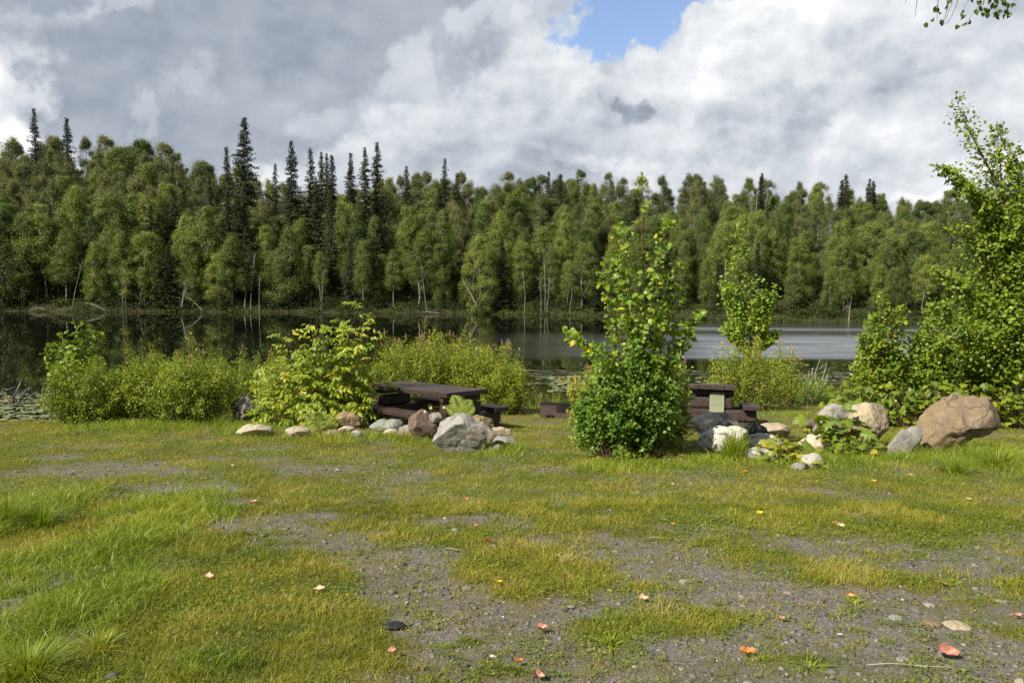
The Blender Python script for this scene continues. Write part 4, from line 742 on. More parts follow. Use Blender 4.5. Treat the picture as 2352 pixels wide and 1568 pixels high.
shrub('spirea_bush', 1030, 955, 240, 162, 'pink-flowered shrub directly behind the left table, middle', seed=7, nst=250, spikes=22, pink=.85, dd=15.4, tint0=.02)
shrub('spirea_bush', 1110, 955, 220, 150, 'pink-flowered shrub directly behind the left table, right end', seed=19, nst=230, spikes=12, pink=.8, dd=15.2, tint0=.03)
shrub('spirea_bush', 1160, 948, 130, 112, 'low end of the pink-flowered hedge, beside the open grass gap', seed=8, nst=130, spikes=4, pink=.6, dd=14.8, tint0=.05)
shrub('spirea_bush', 1725, 948, 190, 142, 'round shrub with pinkish flowers behind the right picnic table', seed=9, nst=180, spikes=16, pink=.6, dd=16.0, tint0=.02)
shrub('spirea_bush', 1810, 930, 90, 120, 'thin reddish-flowered shrub beside the gray driftwood sticks', seed=10, nst=50, spikes=14, pink=.5, dd=17.5, tint0=.1)
shrub('rose_bush', 1445, 1062, 285, 200, 'dense dark green bush around the foot of the tall sapling', seed=11, nst=230, nl=120, L=.048, W=.034, lm='rose', depth=.7, spikes=0, low=.25, fine=True, tint0=-.02)
shrub('spirea_bush', 1375, 1010, 140, 150, 'yellow-green flowering shrub on the left side of the dense middle bush', seed=12, nst=110, nl=100, spikes=7, pink=.8, tint0=.2, dd=10.3)
shrub('rose_bush', 1535, 1020, 130, 150, 'thin shrub with a white flower head, right side of the middle bush', seed=13, nst=70, nl=80, L=.045, W=.03, lm='rose', spikes=3, pink=1, tint0=.12, dd=10.2)
shrub('alder_shrub', 2030, 945, 150, 150, 'leafy green shrub below the pointed twin-stem sapling at right', seed=14, nst=130, nl=70, L=.06, W=.045, lm='bushtree', dd=15.5, tint0=.05)
shrub('alder_shrub', 2150, 945, 150, 170, 'leafy green shrub left of the tall right-hand tree', seed=15, nst=130, nl=80, L=.06, W=.045, lm='bushtree', dd=15.6)
shrub('alder_shrub', 2290, 950, 230, 190, 'dense shrub at the foot of the tall right-hand tree', seed=16, nst=170, nl=90, L=.06, W=.045, lm='bushtree', dd=14.6)
shrub('sedge_shrub', 1880, 935, 160, 62, 'low yellowish shrub in front of the driftwood sticks', seed=17, nst=110, nl=70, dd=18.5, tint0=.15, lm='rose')

# ------------------------------------------------------------------ saplings and trees near the camera
def sapling(name, stems, label, cat, dep, prof, lm, L, W, seed, ntw=26, lpt=9, rad=.018, group=None, ang=.9, droop=.3, u0=.15, dens=1.0, tintf=None, spread=.3, fine=True, basepx=None, bark='twig', petiole=.25):
    """stems: lists of places seen; prof(u) = crown half width in metres at height fraction u"""
    rg = np.random.default_rng(900 + seed); b0 = at(*stems[0][0], dep); gx, gy = b0[0], b0[1]; org = np.array([gx, gy, gz(gx, gy) - .02]); t_ = thing(name, label, cat, org, group); lf = Acc(); br = Acc()
    for si, s_ in enumerate(stems):
        dj = rg.normal() * .12 if si else 0; P = np.array([at(a_, b_, dep + dj * k) for k, (a_, b_) in enumerate(s_)]) - org
        if si == 0: P[0] = [0, 0, 0]
        k = 14; uu = np.linspace(0, 1, k); seg = np.concatenate([[0], np.cumsum(np.linalg.norm(np.diff(P, axis=0), axis=1))]); ln = seg[-1]; seg /= ln; Q = np.stack([np.interp(uu, seg, P[:, i]) for i in range(3)], 1); Q[1:-1] += rg.normal(size=(k - 2, 3)) * .012 * ln * .3
        tk = Acc(); tk.tube(Q, np.linspace(rad * (1 if si == 0 else .6), .0035, k), 6); ob('trunk' if si == 0 else 'stem', tk.mesh('trunk', MB[bark], True), t_)
        pr = prof[si] if isinstance(prof, (list, tuple)) else prof; nt = int(ntw * (ln / (seg[-1] * 1.0)) / ln) if False else ntw
        tw = [(u0 + (1 - u0) * ((i + rg.uniform()) / nt)) for i in range(nt)]
        for i, u in enumerate(tw):
            if seed == 1 and si == 0 and u > .68 and i % 2: continue
            c = np.array([np.interp(u, uu, Q[:, j]) for j in range(3)]); an = i * 2.4 + rg.normal() * .5; w = pr(u) * rg.uniform(.55, 1.15); rise = w * ang * rg.uniform(.5, 1.3)
            e = c + np.array([math.cos(an) * w, math.sin(an) * w, rise]); m_ = (c + e) / 2 + [0, 0, -w * .10]; tt = np.linspace(0, 1, 6)[:, None]; T = c * (1 - tt) ** 2 + m_ * 2 * tt * (1 - tt) + e * tt ** 2; br.tube(T, np.linspace(.006, .002, 6), 4)
            n = max(3, int(lpt * dens * (.35 + w / max(.05, pr(.45)) * .75))); v = np.linspace(.12, 1.02, n)[:, None] + rg.uniform(-.03, .03, (n, 1)); X = c * (1 - v) ** 2 + m_ * 2 * v * (1 - v) + e * v ** 2
            dirv = (e - c) / (np.linalg.norm(e - c) + 1e-6); side = np.cross(dirv, [0, 0, 1.0]); side /= np.linalg.norm(side) + 1e-6; sg = np.where(np.arange(n) % 2 == 0, 1, -1)[:, None]
            for rep in range(1 if spread <= 0 else 2):
                A = side[None] * sg * .9 + dirv[None] * .6 + rg.normal(size=(n, 3)) * .6; A[:, 2] -= droop * rg.uniform(0, 2.4, n); pe = A / np.linalg.norm(A, axis=1, keepdims=True); PP = X + pe * L * petiole + rg.normal(size=(n, 3)) * (spread * L if rep == 0 else spread * w * .55)
                N = rg.normal(size=(n, 3)) * .55 + [-.4, -.55, .55] + pe * .3; l_ = L * rg.uniform(.45, 1.15, n); tv = .45 + rg.normal() * .10 + rg.normal(size=n) * .14
                if tintf is not None: tv = tintf(tv, X + org, rg)
                lf.leaves(PP, A, N, l_, l_ * W / L, np.clip(tv, 0, 1), 0, fine, .12)
        n = 5; A = rg.normal(size=(n, 3)) * .5 + [0, 0, .5]; lf.leaves(np.repeat(Q[-1][None], n, 0), A, rg.normal(size=(n, 3)), L * .7, W * .7, .6, 0, fine)
    ob('branches', br.mesh('branches', MB['twig']), t_); ob('foliage', lf.mesh('foliage', ML[lm]), t_); return t_
G1 = lambda px, by: G(px, by)[1]
D1 = G1(1455, 1062) + .45
sapling('poplar_sapling', [[(1478, 1045), (1475, 900), (1468, 760), (1474, 600), (1476, 440), (1475, 405)], [(1482, 1000), (1510, 860), (1530, 720), (1560, 610)], [(1470, 960), (1440, 820), (1405, 700), (1385, 610)], [(1478, 980), (1500, 760), (1515, 600), (1532, 510)], [(1470, 980), (1400, 880), (1340, 790), (1300, 760)], [(1480, 980), (1540, 850), (1580, 760), (1600, 718)], [(1474, 940), (1455, 760), (1430, 620), (1420, 520)]],
        'tall glossy-leaved poplar sapling with a few orange leaves, growing from the middle bush', 'sapling', D1, [lambda u: .36 * (1 - u) ** 1.5 + .025, lambda u: .27 * (1 - u) + .05, lambda u: .27 * (1 - u) + .05, lambda u: .17 * (1 - u) + .05, lambda u: .13 * (1 - u) + .04, lambda u: .15 * (1 - u) + .04, lambda u: .17 * (1 - u) + .05],
        'poplar', .095, .074, 1, ntw=30, lpt=7, rad=.016, spread=.25, u0=.14, tintf=lambda tv, X, rg: np.where(rg.uniform(size=len(X)) < .035 * (X[:, 2] > 2.6), .999, np.minimum(tv, .93)))
Dp = G1(185, 978) + .8
sapling('poplar_sapling', [[(190, 950), (188, 860), (186, 745)], [(180, 950), (160, 860), (142, 772)], [(195, 950), (208, 840), (222, 768)], [(175, 950), (140, 880), (112, 808)], [(190, 950), (170, 850), (165, 800)]],
        'small glossy-leaved poplar sapling standing above the leftmost shrub', 'sapling', Dp, lambda u: .16 * (1 - u * .6), 'poplar', .115, .09, 2, ntw=16, lpt=6, rad=.012, u0=.3)
Db = 21.0
sapling('birch_sapling', [[(1724, 860), (1722, 770), (1708, 690), (1700, 600), (1698, 522)], [(1722, 800), (1745, 740), (1760, 680)], [(1720, 790), (1690, 720), (1672, 660)], [(1724, 810), (1758, 790), (1778, 770)], [(1722, 820), (1700, 790), (1675, 760)]],
        'slim young birch with yellow-green leaves behind the right picnic table', 'sapling', Db, [lambda u: .52 * max(0, math.sin(math.pi * min(1, .12 + u * .84))) ** .7 + .05, lambda u: .3, lambda u: .25, lambda u: .22, lambda u: .22], 'poplar', .10, .08, 3, ntw=42, lpt=14, rad=.03, u0=.22, ang=.8, spread=.45, tintf=lambda tv, X, rg: np.minimum(tv + .08, .86))
sapling('poplar_sapling', [[(2030, 930), (2028, 800), (2026, 675)], [(2040, 930), (2058, 800), (2068, 705)], [(2020, 930), (2000, 830), (1985, 770)], [(2035, 920), (2010, 800), (2012, 730)]], 'twin-topped pointed sapling, leftmost of the right-hand thicket', 'sapling', 15.2, lambda u: .34 * (1 - u) ** .6 + .05, 'bushtree', .078, .062, 4, ntw=38, lpt=14, rad=.014, u0=.1, spread=.45, tintf=lambda tv, X, rg: tv + .12)
sapling('poplar_sapling', [[(2140, 930), (2138, 820), (2134, 708)], [(2120, 930), (2118, 840), (2112, 760)], [(2150, 930), (2160, 820), (2172, 750)]], 'second pointed sapling, between the twin-topped one and the tall right-hand tree', 'sapling', 15.3, lambda u: .36 * (1 - u) ** .6 + .05, 'bushtree', .078, .062, 5, ntw=38, lpt=14, rad=.014, u0=.1, spread=.45, tintf=lambda tv, X, rg: tv + .08)
sapling('alder_tree', [[(2362, 960), (2350, 760), (2328, 560), (2290, 420), (2255, 370), (2222, 300), (2196, 228)], [(2352, 760), (2310, 560), (2298, 400), (2290, 290)], [(2355, 820), (2290, 660), (2240, 560), (2192, 520)], [(2350, 860), (2280, 740), (2210, 660), (2150, 625)], [(2355, 860), (2270, 800), (2190, 740), (2160, 700)], [(2350, 700), (2290, 560), (2240, 450), (2160, 385)], [(2345, 700), (2350, 560), (2340, 440), (2335, 350)],
        [(2360, 880), (2330, 760), (2290, 640), (2262, 560)], [(2360, 880), (2400, 700), (2420, 560), (2400, 420)], [(2350, 900), (2300, 850), (2240, 790), (2210, 760)], [(2362, 900), (2360, 800), (2350, 720)], [(2350, 640), (2300, 520), (2260, 470), (2230, 430)]],
        'tall leafy tree leaning in at the right edge, its top thin against the clouds', 'tree', 13.6, [lambda u: .62 * (1 - u) ** .75 + .12, lambda u: .55 * (1 - u) ** .8 + .10, lambda u: .55 * (1 - u) + .18, lambda u: .5 * (1 - u) + .16, lambda u: .5 * (1 - u) + .2, lambda u: .34 * (1 - u) + .13, lambda u: .5 * (1 - u) + .2, lambda u: .6 * (1 - u) + .2, lambda u: .6, lambda u: .5, lambda u: .6, lambda u: .35 * (1 - u) + .15],
        'bushtree', .078, .06, 6, ntw=58, lpt=18, rad=.07, u0=.16, ang=.5, spread=.5, tintf=lambda tv, X, rg: tv + .06)
# ------------------------------------------------------------------ elder with pinnate leaves
def elder(px, by, label, dep, stems, seed, n_low=130, W=150):
    rg = np.random.default_rng(seed); b = at(px, by, dep); gx, gy = b[0], b[1]; org = np.array([gx, gy, gz(gx, gy) - .02]); t_ = thing('elder_bush', label, 'bush', org); st = Acc(); lf = Acc()
    def compound(P, d, up, L, tn):
        n = 3; fr = np.linspace(.35, 1, n + 0); ra = lambda f: P + d * L * f + np.array([0, 0, 1]) * (-.55 * L * f * f + .12 * L * f)
        st.tube([ra(f) for f in (0, .4, .8, 1)], .0022, 4); side = np.cross(d, [0, 0, 1.0]); side /= np.linalg.norm(side) + 1e-6
        PP = []; AA = []
        for f in (.38, .62, .86):
            for s_ in (-1, 1): PP.append(ra(f)); AA.append(side * s_ * .9 + d * .55 + [0, 0, -.55 - rg.uniform(0, .8)])
        PP.append(ra(1)); AA.append(d * .9 + [0, 0, -.6]); k = len(PP); l_ = L * .50 * rg.uniform(.8, 1.1, k)
        lf.leaves(np.array(PP), np.array(AA) + rg.normal(size=(k, 3)) * .15, rg.normal(size=(k, 3)) * .35 + [-.3, -.45, .8], l_, l_ * .42, np.clip(tn + rg.normal(size=k) * .08, 0, 1), 0, True, .14)
    for s_ in stems:
        dj = rg.normal() * .2; P = np.array([at(a_, b_, dep + dj * i / 2) for i, (a_, b_) in enumerate(s_)]) - org; P[0] = [P[0][0] * .6, dj * .3, 0]; uu = np.linspace(0, 1, 8); sg = np.linspace(0, 1, len(P)); Q = np.stack([np.interp(uu, sg, P[:, i]) for i in range(3)], 1); st.tube(Q, np.linspace(.010, .004, 8), 5)
        ln = np.linalg.norm(P[-1] - P[0]); nn = int(ln / .12)
        for i in range(nn):
            u = .22 + .78 * i / max(1, nn - 1); c = np.array([np.interp(u, uu, Q[:, j]) for j in range(3)]); an = i * 1.57 + rg.normal() * .3
            for k in (0, math.pi):
                if rg.uniform() < .85: compound(c, np.array([math.cos(an + k), math.sin(an + k), rg.uniform(-.1, 1.2)]), None, rg.uniform(.22, .32) * (1.1 - .3 * u), .42 + rg.normal() * .16 + (.32 if rg.uniform() < .12 else 0))
    for i in range(n_low):
        an = rg.uniform(0, 6.28); ro = math.sqrt(rg.uniform()); c = np.array([math.cos(an) * ro * W * dep / FPX, math.sin(an) * ro * W * dep / FPX * .6, rg.uniform(.08, .95) * 1.0 * math.sqrt(max(.05, 1 - ro * ro * .9))])
        for k in range(2): compound(c, np.array([math.cos(an + rg.normal()), math.sin(an + rg.normal()), rg.uniform(-.4, 1.0)]), None, rg.uniform(.18, .28), .44 + rg.normal() * .18)
        if i % 3 == 0: st.tube([c * [.4, .4, 0], c * [.7, .7, .6], c], .004, 4)
    ob('stems', st.mesh('stems', MB['twig']), t_); ob('foliage', lf.mesh('foliage', ML['elder']), t_); return t_
De = G1(740, 985) + .45
elder(730, 985, 'bright yellow-green elder bush with feather-shaped leaves, left of the left picnic table', De, [[(740, 975), (770, 860), (825, 700)], [(740, 975), (760, 860), (780, 735)], [(730, 975), (725, 860), (728, 745)], [(720, 975), (690, 880), (657, 765)], [(735, 975), (800, 860), (852, 740)], [(745, 975), (820, 880), (868, 790)], [(725, 975), (700, 860), (690, 800)], [(730, 975), (740, 860), (752, 770)], [(745, 975), (800, 900), (860, 870)], [(745, 975), (830, 890), (900, 878)], [(715, 975), (660, 890), (615, 845)], [(715, 975), (650, 910), (598, 870)], [(735, 975), (780, 880), (810, 780)], [(735, 975), (750, 900), (800, 820)], [(725, 975), (690, 900), (650, 840)], [(740, 970), (790, 930), (850, 920)]], 21, 120, 130)

# ------------------------------------------------------------------ lobed-leaf herbs, ferns, daisies, grass tufts
def lobed(a, P, A, N, L, tn):
    A = A / np.linalg.norm(A); S = np.cross(A, N); S /= np.linalg.norm(S) + 1e-9; N = np.cross(S, A)
    sh_ = [(0, 0), (.42, -.06), (.50, .25), (.34, .34), (.46, .62), (.20, .62), (0, 1.0), (-.20, .62), (-.46, .62), (-.34, .34), (-.50, .25), (-.42, -.06)]
    V = [P + S * x * L + A * y * L - N * (x * x + .3 * y * y) * L * .45 for x, y in sh_] + [P + A * .42 * L]
    a.add(V, [[12, i, (i + 1) % 12] for i in range(12)], tn)
def herb(px, by, wpx, hpx, n, L, label, seed, lm='broad', dd=None, tint=.55, name='thimbleberry_plant', cat='plant', depth=.6, group=None):
    rg = np.random.default_rng(seed); g = G(px, by) if dd is None else at(px, by, dd); gx, gy = g[0], g[1]; s_ = gy / FPX; t_ = thing(name, label, cat, (gx, gy, gz(gx, gy) - .02), group); st = Acc(); lf = Acc(); hh = at(px, by - hpx, gy)[2] - gz(gx, gy)
    for i in range(n):
        an = rg.uniform(0, 6.28); ro = math.sqrt(rg.uniform()); x = math.cos(an) * ro * wpx * s_ / 2; y = math.sin(an) * ro * wpx * s_ / 2 * depth; z = hh * rg.uniform(.25, 1.0) * math.sqrt(max(.1, 1 - ro * ro * .75)); P = np.array([x, y, z])
        b = np.array([x * .35, y * .35, 0]); st.tube([b, (b + P) / 2 + [0, 0, z * .15], P], .0028, 4); A = np.array([math.cos(an), math.sin(an), -.35]) + rg.normal(size=3) * .5; lobed(lf, P, A, rg.normal(size=3) * .4 + [0, -.25, 1], L * rg.uniform(.6, 1.2), np.clip(tint + rg.normal() * .2, 0, 1))
    ob('stems', st.mesh('stems', MB['twig']), t_); ob('leaves', lf.mesh('leaves', ML[lm]), t_); return t_
herb(1922, 1014, 140, 84, 85, .165, 'big lobed yellow-green leaves sprawling over the grey and tan rocks', 31, tint=.5, dd=9.75)
herb(1866, 962, 50, 44, 7, .18, 'few large bright leaves held up left of the weathered grey rock', 32, tint=.5, dd=9.8)
herb(1790, 1064, 120, 66, 130, .095, 'yellowing lobed plant between the striped rocks and pinkish rock', 33, tint=.68)
herb(1968, 1054, 130, 58, 130, .08, 'small green lobed plant right of the pinkish-white rock', 34, tint=.45)
herb(1858, 1078, 90, 40, 50, .075, 'little lobed plant around the small pale grey rock', 35, tint=.6)
for i, (px, by, w, h, lab) in enumerate([(1960, 945, 150, 70, 'leafy herb patch below the twin-topped sapling'), (2060, 950, 150, 78, 'leafy herb patch just left of the huge brown boulder, behind it'), (2150, 945, 150, 90, 'leafy herb patch behind the top of the huge brown boulder'), (2255, 955, 150, 96, 'leafy herb patch behind the right end of the huge brown boulder'), (2335, 975, 110, 120, 'leafy herb patch at the right frame edge')]):
    herb(px, by, w, h, 150, .13, lab, 40 + i, dd=13.2, tint=.45)
herb(1470, 1060, 240, 30, 110, .045, 'low herbs and nettles along the shaded foot of the middle bush', 47, tint=.35, dd=8.9, name='low_herb_patch')
herb(395, 960, 60, 50, 16, .12, 'few broad pale leaves poking from the left shrub bank', 48, tint=.3, dd=12.2)
def fern(px, by, tips, label, dd, seed):
    rg = np.random.default_rng(seed); g = at(px, by, dd); t_ = thing('fern', label, 'fern', g)
    for tx, ty in tips:
        a = Acc(); e = at(tx, ty, dd + rg.normal() * .05) - g; tt = np.linspace(0, 1, 26); m_ = e * .5 + np.array([-e[0] * .15, 0, .06]); Q = m_[None] * (2 * tt * (1 - tt))[:, None] + e[None] * (tt ** 2)[:, None]; a.tube(Q, np.linspace(.003, .001, 26), 4); dv = e / np.linalg.norm(e); sd_ = np.cross(dv, [0, 1, 0]); sd_ /= np.linalg.norm(sd_); ln = np.linalg.norm(e)
        for k in range(3, 26):
            w = ln * .36 * math.sin(math.pi * min(1, .18 + .82 * tt[k])) ** .8 + .006
            for s_ in (-1, 1): a.leaves(Q[k][None], (sd_ * s_ + dv * .35)[None] + rg.normal(size=(1, 3)) * .06, np.array([[0, -1.0, .3]]), w, ln * .035 + .004, rg.uniform(.2, .9))
        ob('frond', a.mesh('frond', ML['fern']), t_)
    return t_
dF = 10.3
fern(1062, 966, [(1040, 908), (1080, 918), (1090, 935), (1025, 935)], 'pale green fern rising behind the big pale boulder', dF, 3)
fern(735, 992, [(700, 950), (728, 945), (762, 952), (690, 975), (775, 975)], 'yellowish fern at the foot of the elder bush', G1(735, 1000), 4)
fern(1530, 980, [(1500, 940), (1560, 935), (1575, 960)], 'half shaded fern in the right side of the middle bush', 9.6, 5)
def daisy(px, py, by, dd, label, r_=.022):
    g = at(px, by, dd); p = at(px, py, dd) - g; t_ = thing('daisy', label, 'flower', g); a = Acc(); a.tube([(0, 0, 0), p * .6 + [.01, 0, 0], p], .0018, 4, .3); ob('stem', a.mesh('stem', ML['lushgrass']), t_); a = Acc(); n = 14; an = np.arange(n) * 6.283 / n
    a.leaves(np.repeat(p[None], n, 0), np.stack([np.cos(an), -.5 * np.abs(np.sin(an)) , np.sin(an)], 1), np.repeat([[0, -1.0, .5]], n, 0), r_, r_ * .42, .5); ob('petals', a.mesh('petals', mfw), t_)
    a = Acc(); V, F = IV, IF; a.add(V * r_ * .30 + p + [0, -.004, 0], F); ob('flower_centre', a.mesh('flower_centre', mfy, True), t_)
daisy(990, 936, 975, 10.2, 'left one of the two upper white daisies above the purple-brown boulder'); daisy(1020, 935, 975, 10.2, 'white daisy just left of the fern'); daisy(976, 944, 980, 10.1, 'lowest white daisy, in front of the purple-brown boulder')
def tuft(px, by, wpx, hpx, n, label, seed, dd=None, tint=.5, W=.008, group=None, spread=1.0, mt_='lushgrass', cat='grass tuft', name='grass_tuft'):
    rg = np.random.default_rng(seed); g = G(px, by) if dd is None else at(px, by, dd); s_ = g[1] / FPX; a = Acc(); o = (g[0], g[1], gz(g[0], g[1]) - .01); r_ = wpx * s_ / 2; h = hpx * s_
    for i in range(n):
        an = rg.uniform(0, 6.28); ro = rg.uniform() ** .6; b = np.array([math.cos(an) * r_ * .45 * ro, math.sin(an) * r_ * .45 * ro, 0]); hh = h * rg.uniform(.55, 1.05); l_ = r_ * spread * ro * rg.uniform(.3, 1.3); dx = np.array([math.cos(an), math.sin(an), 0]); k = 5; tt = np.linspace(0, 1, k)
        Q = b[None] + dx[None] * (l_ * tt ** 2)[:, None] + np.array([0, 0, 1.0])[None] * (hh * (tt - .30 * tt ** 3 * ro * 1.4))[:, None]; sd_ = np.array([-math.sin(an + rg.normal() * .6), math.cos(an + rg.normal() * .6), 0]); w = W * rg.uniform(.6, 1.1) * np.array([.8, 1, .85, .55, .08])
        V = np.concatenate([Q - sd_ * w[:, None] / 2, Q + sd_ * w[:, None] / 2]); a.add(V, [[j, j + 1, k + j + 1, k + j] for j in range(k - 1)], np.clip(tint + rg.normal() * .2, 0, 1))
    return tag(ob(name, a.mesh(name, ML[mt_]), None, o), label, cat, group)
tuft(1682, 1062, 90, 100, 240, 'tall bright grass tuft growing in front of the mottled white boulder', 61, tint=.65, W=.009)
tuft(1708, 1040, 40, 130, 24, 'few long stray grass stalks beside the dark slate boulder', 62, tint=.6, W=.007, dd=9.2)
tuft(270, 975, 60, 60, 120, 'bluish grass tuft at the foot of the left shrub bank', 63, tint=.25)
tuft(1175, 1040, 80, 36, 160, 'green grass tuft at the right foot of the flat grey-brown rock', 64, tint=.35, spread=1.4)
tuft(930, 1012, 110, 38, 300, 'fine hazy grass tuft below the grey-green rock', 65, tint=.9, W=.003, mt_='grass')
tuft(500, 982, 90, 44, 160, 'grass tuft below the dark grey-topped boulder', 66, tint=.5)
tuft(2190, 1090, 130, 62, 260, 'long grass tuft below the right side of the huge brown boulder', 67, tint=.55, spread=1.3)
tuft(2290, 1080, 150, 80, 320, 'largest long-grass tuft at the right frame edge', 68, tint=.6, spread=1.3)
tuft(2240, 1030, 120, 60, 200, 'grass tuft hugging the lower edge of the huge brown boulder', 69, tint=.6, dd=9.2)
tuft(2070, 1062, 90, 36, 160, 'grass tuft in front of the grey wedge slab', 70, tint=.5, spread=1.3)
tuft(95, 1215, 130, 80, 320, 'long grass tuft at the left edge, highest of the left tufts', 71, tint=.4, W=.006, spread=1.3)
tuft(20, 1210, 140, 90, 320, 'long grass tuft cut by the left frame edge', 72, tint=.4, W=.006, spread=1.2)
tuft(150, 1430, 190, 80, 360, 'sprawling grass tuft at lower left', 73, tint=.6, W=.005, spread=1.4)
tuft(225, 1500, 120, 70, 160, 'yellowish spiky tuft beside the bare patch at lower left', 74, tint=.75, W=.005, spread=1.5)
tuft(60, 1560, 220, 110, 420, 'dense grass tuft in the lower left corner', 75, tint=.55, W=.005, spread=1.2)
tuft(430, 1565, 90, 60, 90, 'spiky tuft at the bottom edge, left of centre', 76, tint=.7, W=.005, spread=1.4)
tuft(310, 1330, 160, 50, 260, 'soft tuft above the lower-left bare patch', 77, tint=.5, W=.004, spread=1.3)
tuft(1280, 945, 60, 42, 90, 'grass tuft behind the campfire box', 78, tint=.6, dd=17.0); tuft(1235, 925, 100, 40, 160, 'thin reeds at the shore left of the campfire box', 79, tint=.6, dd=21.0)
tuft(335, 862, 40, 62, 10, 'tall dry seed stalks above the left shrub bank', 80, tint=.9, dd=13.6, mt_='grass')
for i, (px, by, w, h) in enumerate([(1402, 1485, 70, 34), (1555, 1440, 60, 20), (930, 1238, 40, 12), (1700, 1437, 60, 16), (1240, 1352, 60, 20), (1960, 1390, 70, 22), (2230, 1440, 30, 14), (1660, 1300, 50, 12), (1150, 1555, 60, 16), (1860, 1535, 80, 26), (1330, 1345, 50, 18), (1750, 1520, 50, 20), (1020, 1490, 40, 14), (2190, 1345, 50, 18), (2080, 1290, 40, 14), (760, 1545, 60, 22), (860, 1475, 50, 16), (1500, 1365, 40, 12), (645, 1152, 30, 10)]):
    tuft(px, by, w, h, 60, 'small leafy weed rosette ' + ['below the centre of the gravel', 'on the green strip in the gravel', 'left of the gravel track', 'right end of the green strip', 'at the edge of the green island', 'in the right-hand gravel margin', 'beside the widest flat stone', 'in the upper right turf', 'at the bottom edge, centre', 'near the curled orange leaf at bottom right', 'at the right end of the green island', 'just above the curled orange leaf', 'in the gravel right of the flat dark stone', 'near the crumpled peach leaf', 'high in the right-hand gravel', 'at the bottom edge left of the gravel', 'just left of the flat dark stone', 'between the green island and green strip', 'dark, in the upper left turf'][i], 90 + i, tint=.55, W=.012, spread=1.8, cat='weed', name='weed_rosette')

# ------------------------------------------------------------------ fallen leaves
LFM = {}
for nm, c1, c2 in [('peach', (.60, .41, .27), (.42, .27, .17)), ('red', (.55, .10, .05), (.42, .16, .06)), ('orange', (.52, .26, .06), (.55, .16, .03)), ('dark', (.22, .035, .015), (.12, .03, .015)), ('yellow', (.80, .52, .03), (.7, .4, .03)), ('coral', (.46, .23, .17), (.34, .15, .11))]:
    m_, q = mat(nm + '_dead_leaf'); v = q.node('ShaderNodeTexCoord').outputs['Object']; q.put(q.p.inputs['Base Color'], q.mix(q.ss(q.noise(v, 55, 5, .65), .35, .65), c1, c2)); q.p.inputs['Roughness'].default_value = .5; LFM[nm] = m_
FL = [(735, 1370, 32, 'peach', 'largest peach leaf, lying left of the gravel'), (481, 1338, 30, 'peach', 'peach leaf in the turf at left'), (581, 1165, 22, 'peach', 'pale leaf in the upper left turf'), (534, 1077, 12, 'peach', 'tiny pale leaf near the cream rock'),
      (1090, 1218, 18, 'coral', 'coral leaf at the centre of the turf'), (1125, 1254, 24, 'dark', 'dark red leaf below the coral one'), (1146, 1350, 16, 'yellow', 'narrow yellow leaf in the green island'), (1068, 1155, 14, 'orange', 'small orange leaf in the middle turf'), (1478, 1387, 28, 'peach', 'curled peach leaf on the central gravel'),
      (1246, 1457, 32, 'coral', 'bright coral leaf on the lower central gravel'), (902, 1513, 28, 'coral', 'dull coral leaf near the bottom left of the gravel'), (1190, 1535, 26, 'orange', 'half brown half orange leaf near the bottom edge'), (1235, 1566, 34, 'coral', 'leaf cut by the bottom frame edge'),
      (1716, 1513, 44, 'orange', 'curled orange leaf at lower right'), (2176, 1515, 54, 'coral', 'large curled red leaf at the lower right'), (2165, 1350, 28, 'peach', 'crumpled peach leaf in the right gravel'), (1956, 1379, 22, 'orange', 'orange leaf on the right gravel'), (1930, 1220, 22, 'peach', 'tan leaf in the right turf'), (1916, 1210, 14, 'orange', 'small orange leaf touching the tan leaf'),
      (1745, 1189, 18, 'yellow', 'yellow leaf in the grass at right centre'), (1710, 1090, 14, 'orange', 'orange leaf below the tall grass tuft'), (2225, 1155, 14, 'peach', 'pale leaf near the right edge'), (2090, 1098, 14, 'peach', 'small pale leaf below the wedge slab'), (2005, 1115, 14, 'yellow', 'thin yellow leaf below the lobed plants'), (1545, 1211, 12, 'orange', 'small orange leaf right of the middle turf'),
      (2338, 1425, 20, 'coral', 'pink leaf at the right frame edge'), (1795, 1432, 18, 'coral', 'tiny red leaf in the right-hand gravel'), (1800, 1372, 10, 'orange', 'tiny orange leaf above the tiny red one'), (1312, 1440, 8, 'coral', 'speck of pink leaf by the weed rosette')]
for i, (px, py, w, cn_, lab) in enumerate(FL):
    rr = np.random.default_rng(70 + i); g = G(px, py); s_ = w * g[1] / FPX * .9; a = Acc(); N_ = 9; gx_, gy_ = np.meshgrid(np.linspace(-1, 1, N_), np.linspace(-1, 1, 7)); wid = (1 - gx_ ** 2) ** .6 * np.where(gx_ < 0, 1, .85); curl = rr.uniform(.35, .9)
    x = gx_ * .5 * s_; y = gy_ * wid * .34 * s_; z = curl * s_ * (gy_ ** 2 * wid ** 2 * .5 + .35 * gx_ ** 2) + .045 * s_ * rr.normal(size=gx_.shape); I2 = np.arange(63).reshape(7, 9); F = np.stack([I2[:-1, :-1], I2[:-1, 1:], I2[1:, 1:], I2[1:, :-1]], -1).reshape(-1, 4)
    a.add(np.stack([x, y, z], -1).reshape(-1, 3), F); o = ob('fallen_leaf', a.mesh('fallen_leaf', LFM[cn_], True), None, (g[0], g[1], float(gh(g[0], g[1])) + .02)); o.rotation_euler = (rr.uniform(.1, .5), rr.normal() * .15, rr.normal() * .4); o['label'] = lab; o['category'] = 'leaf'
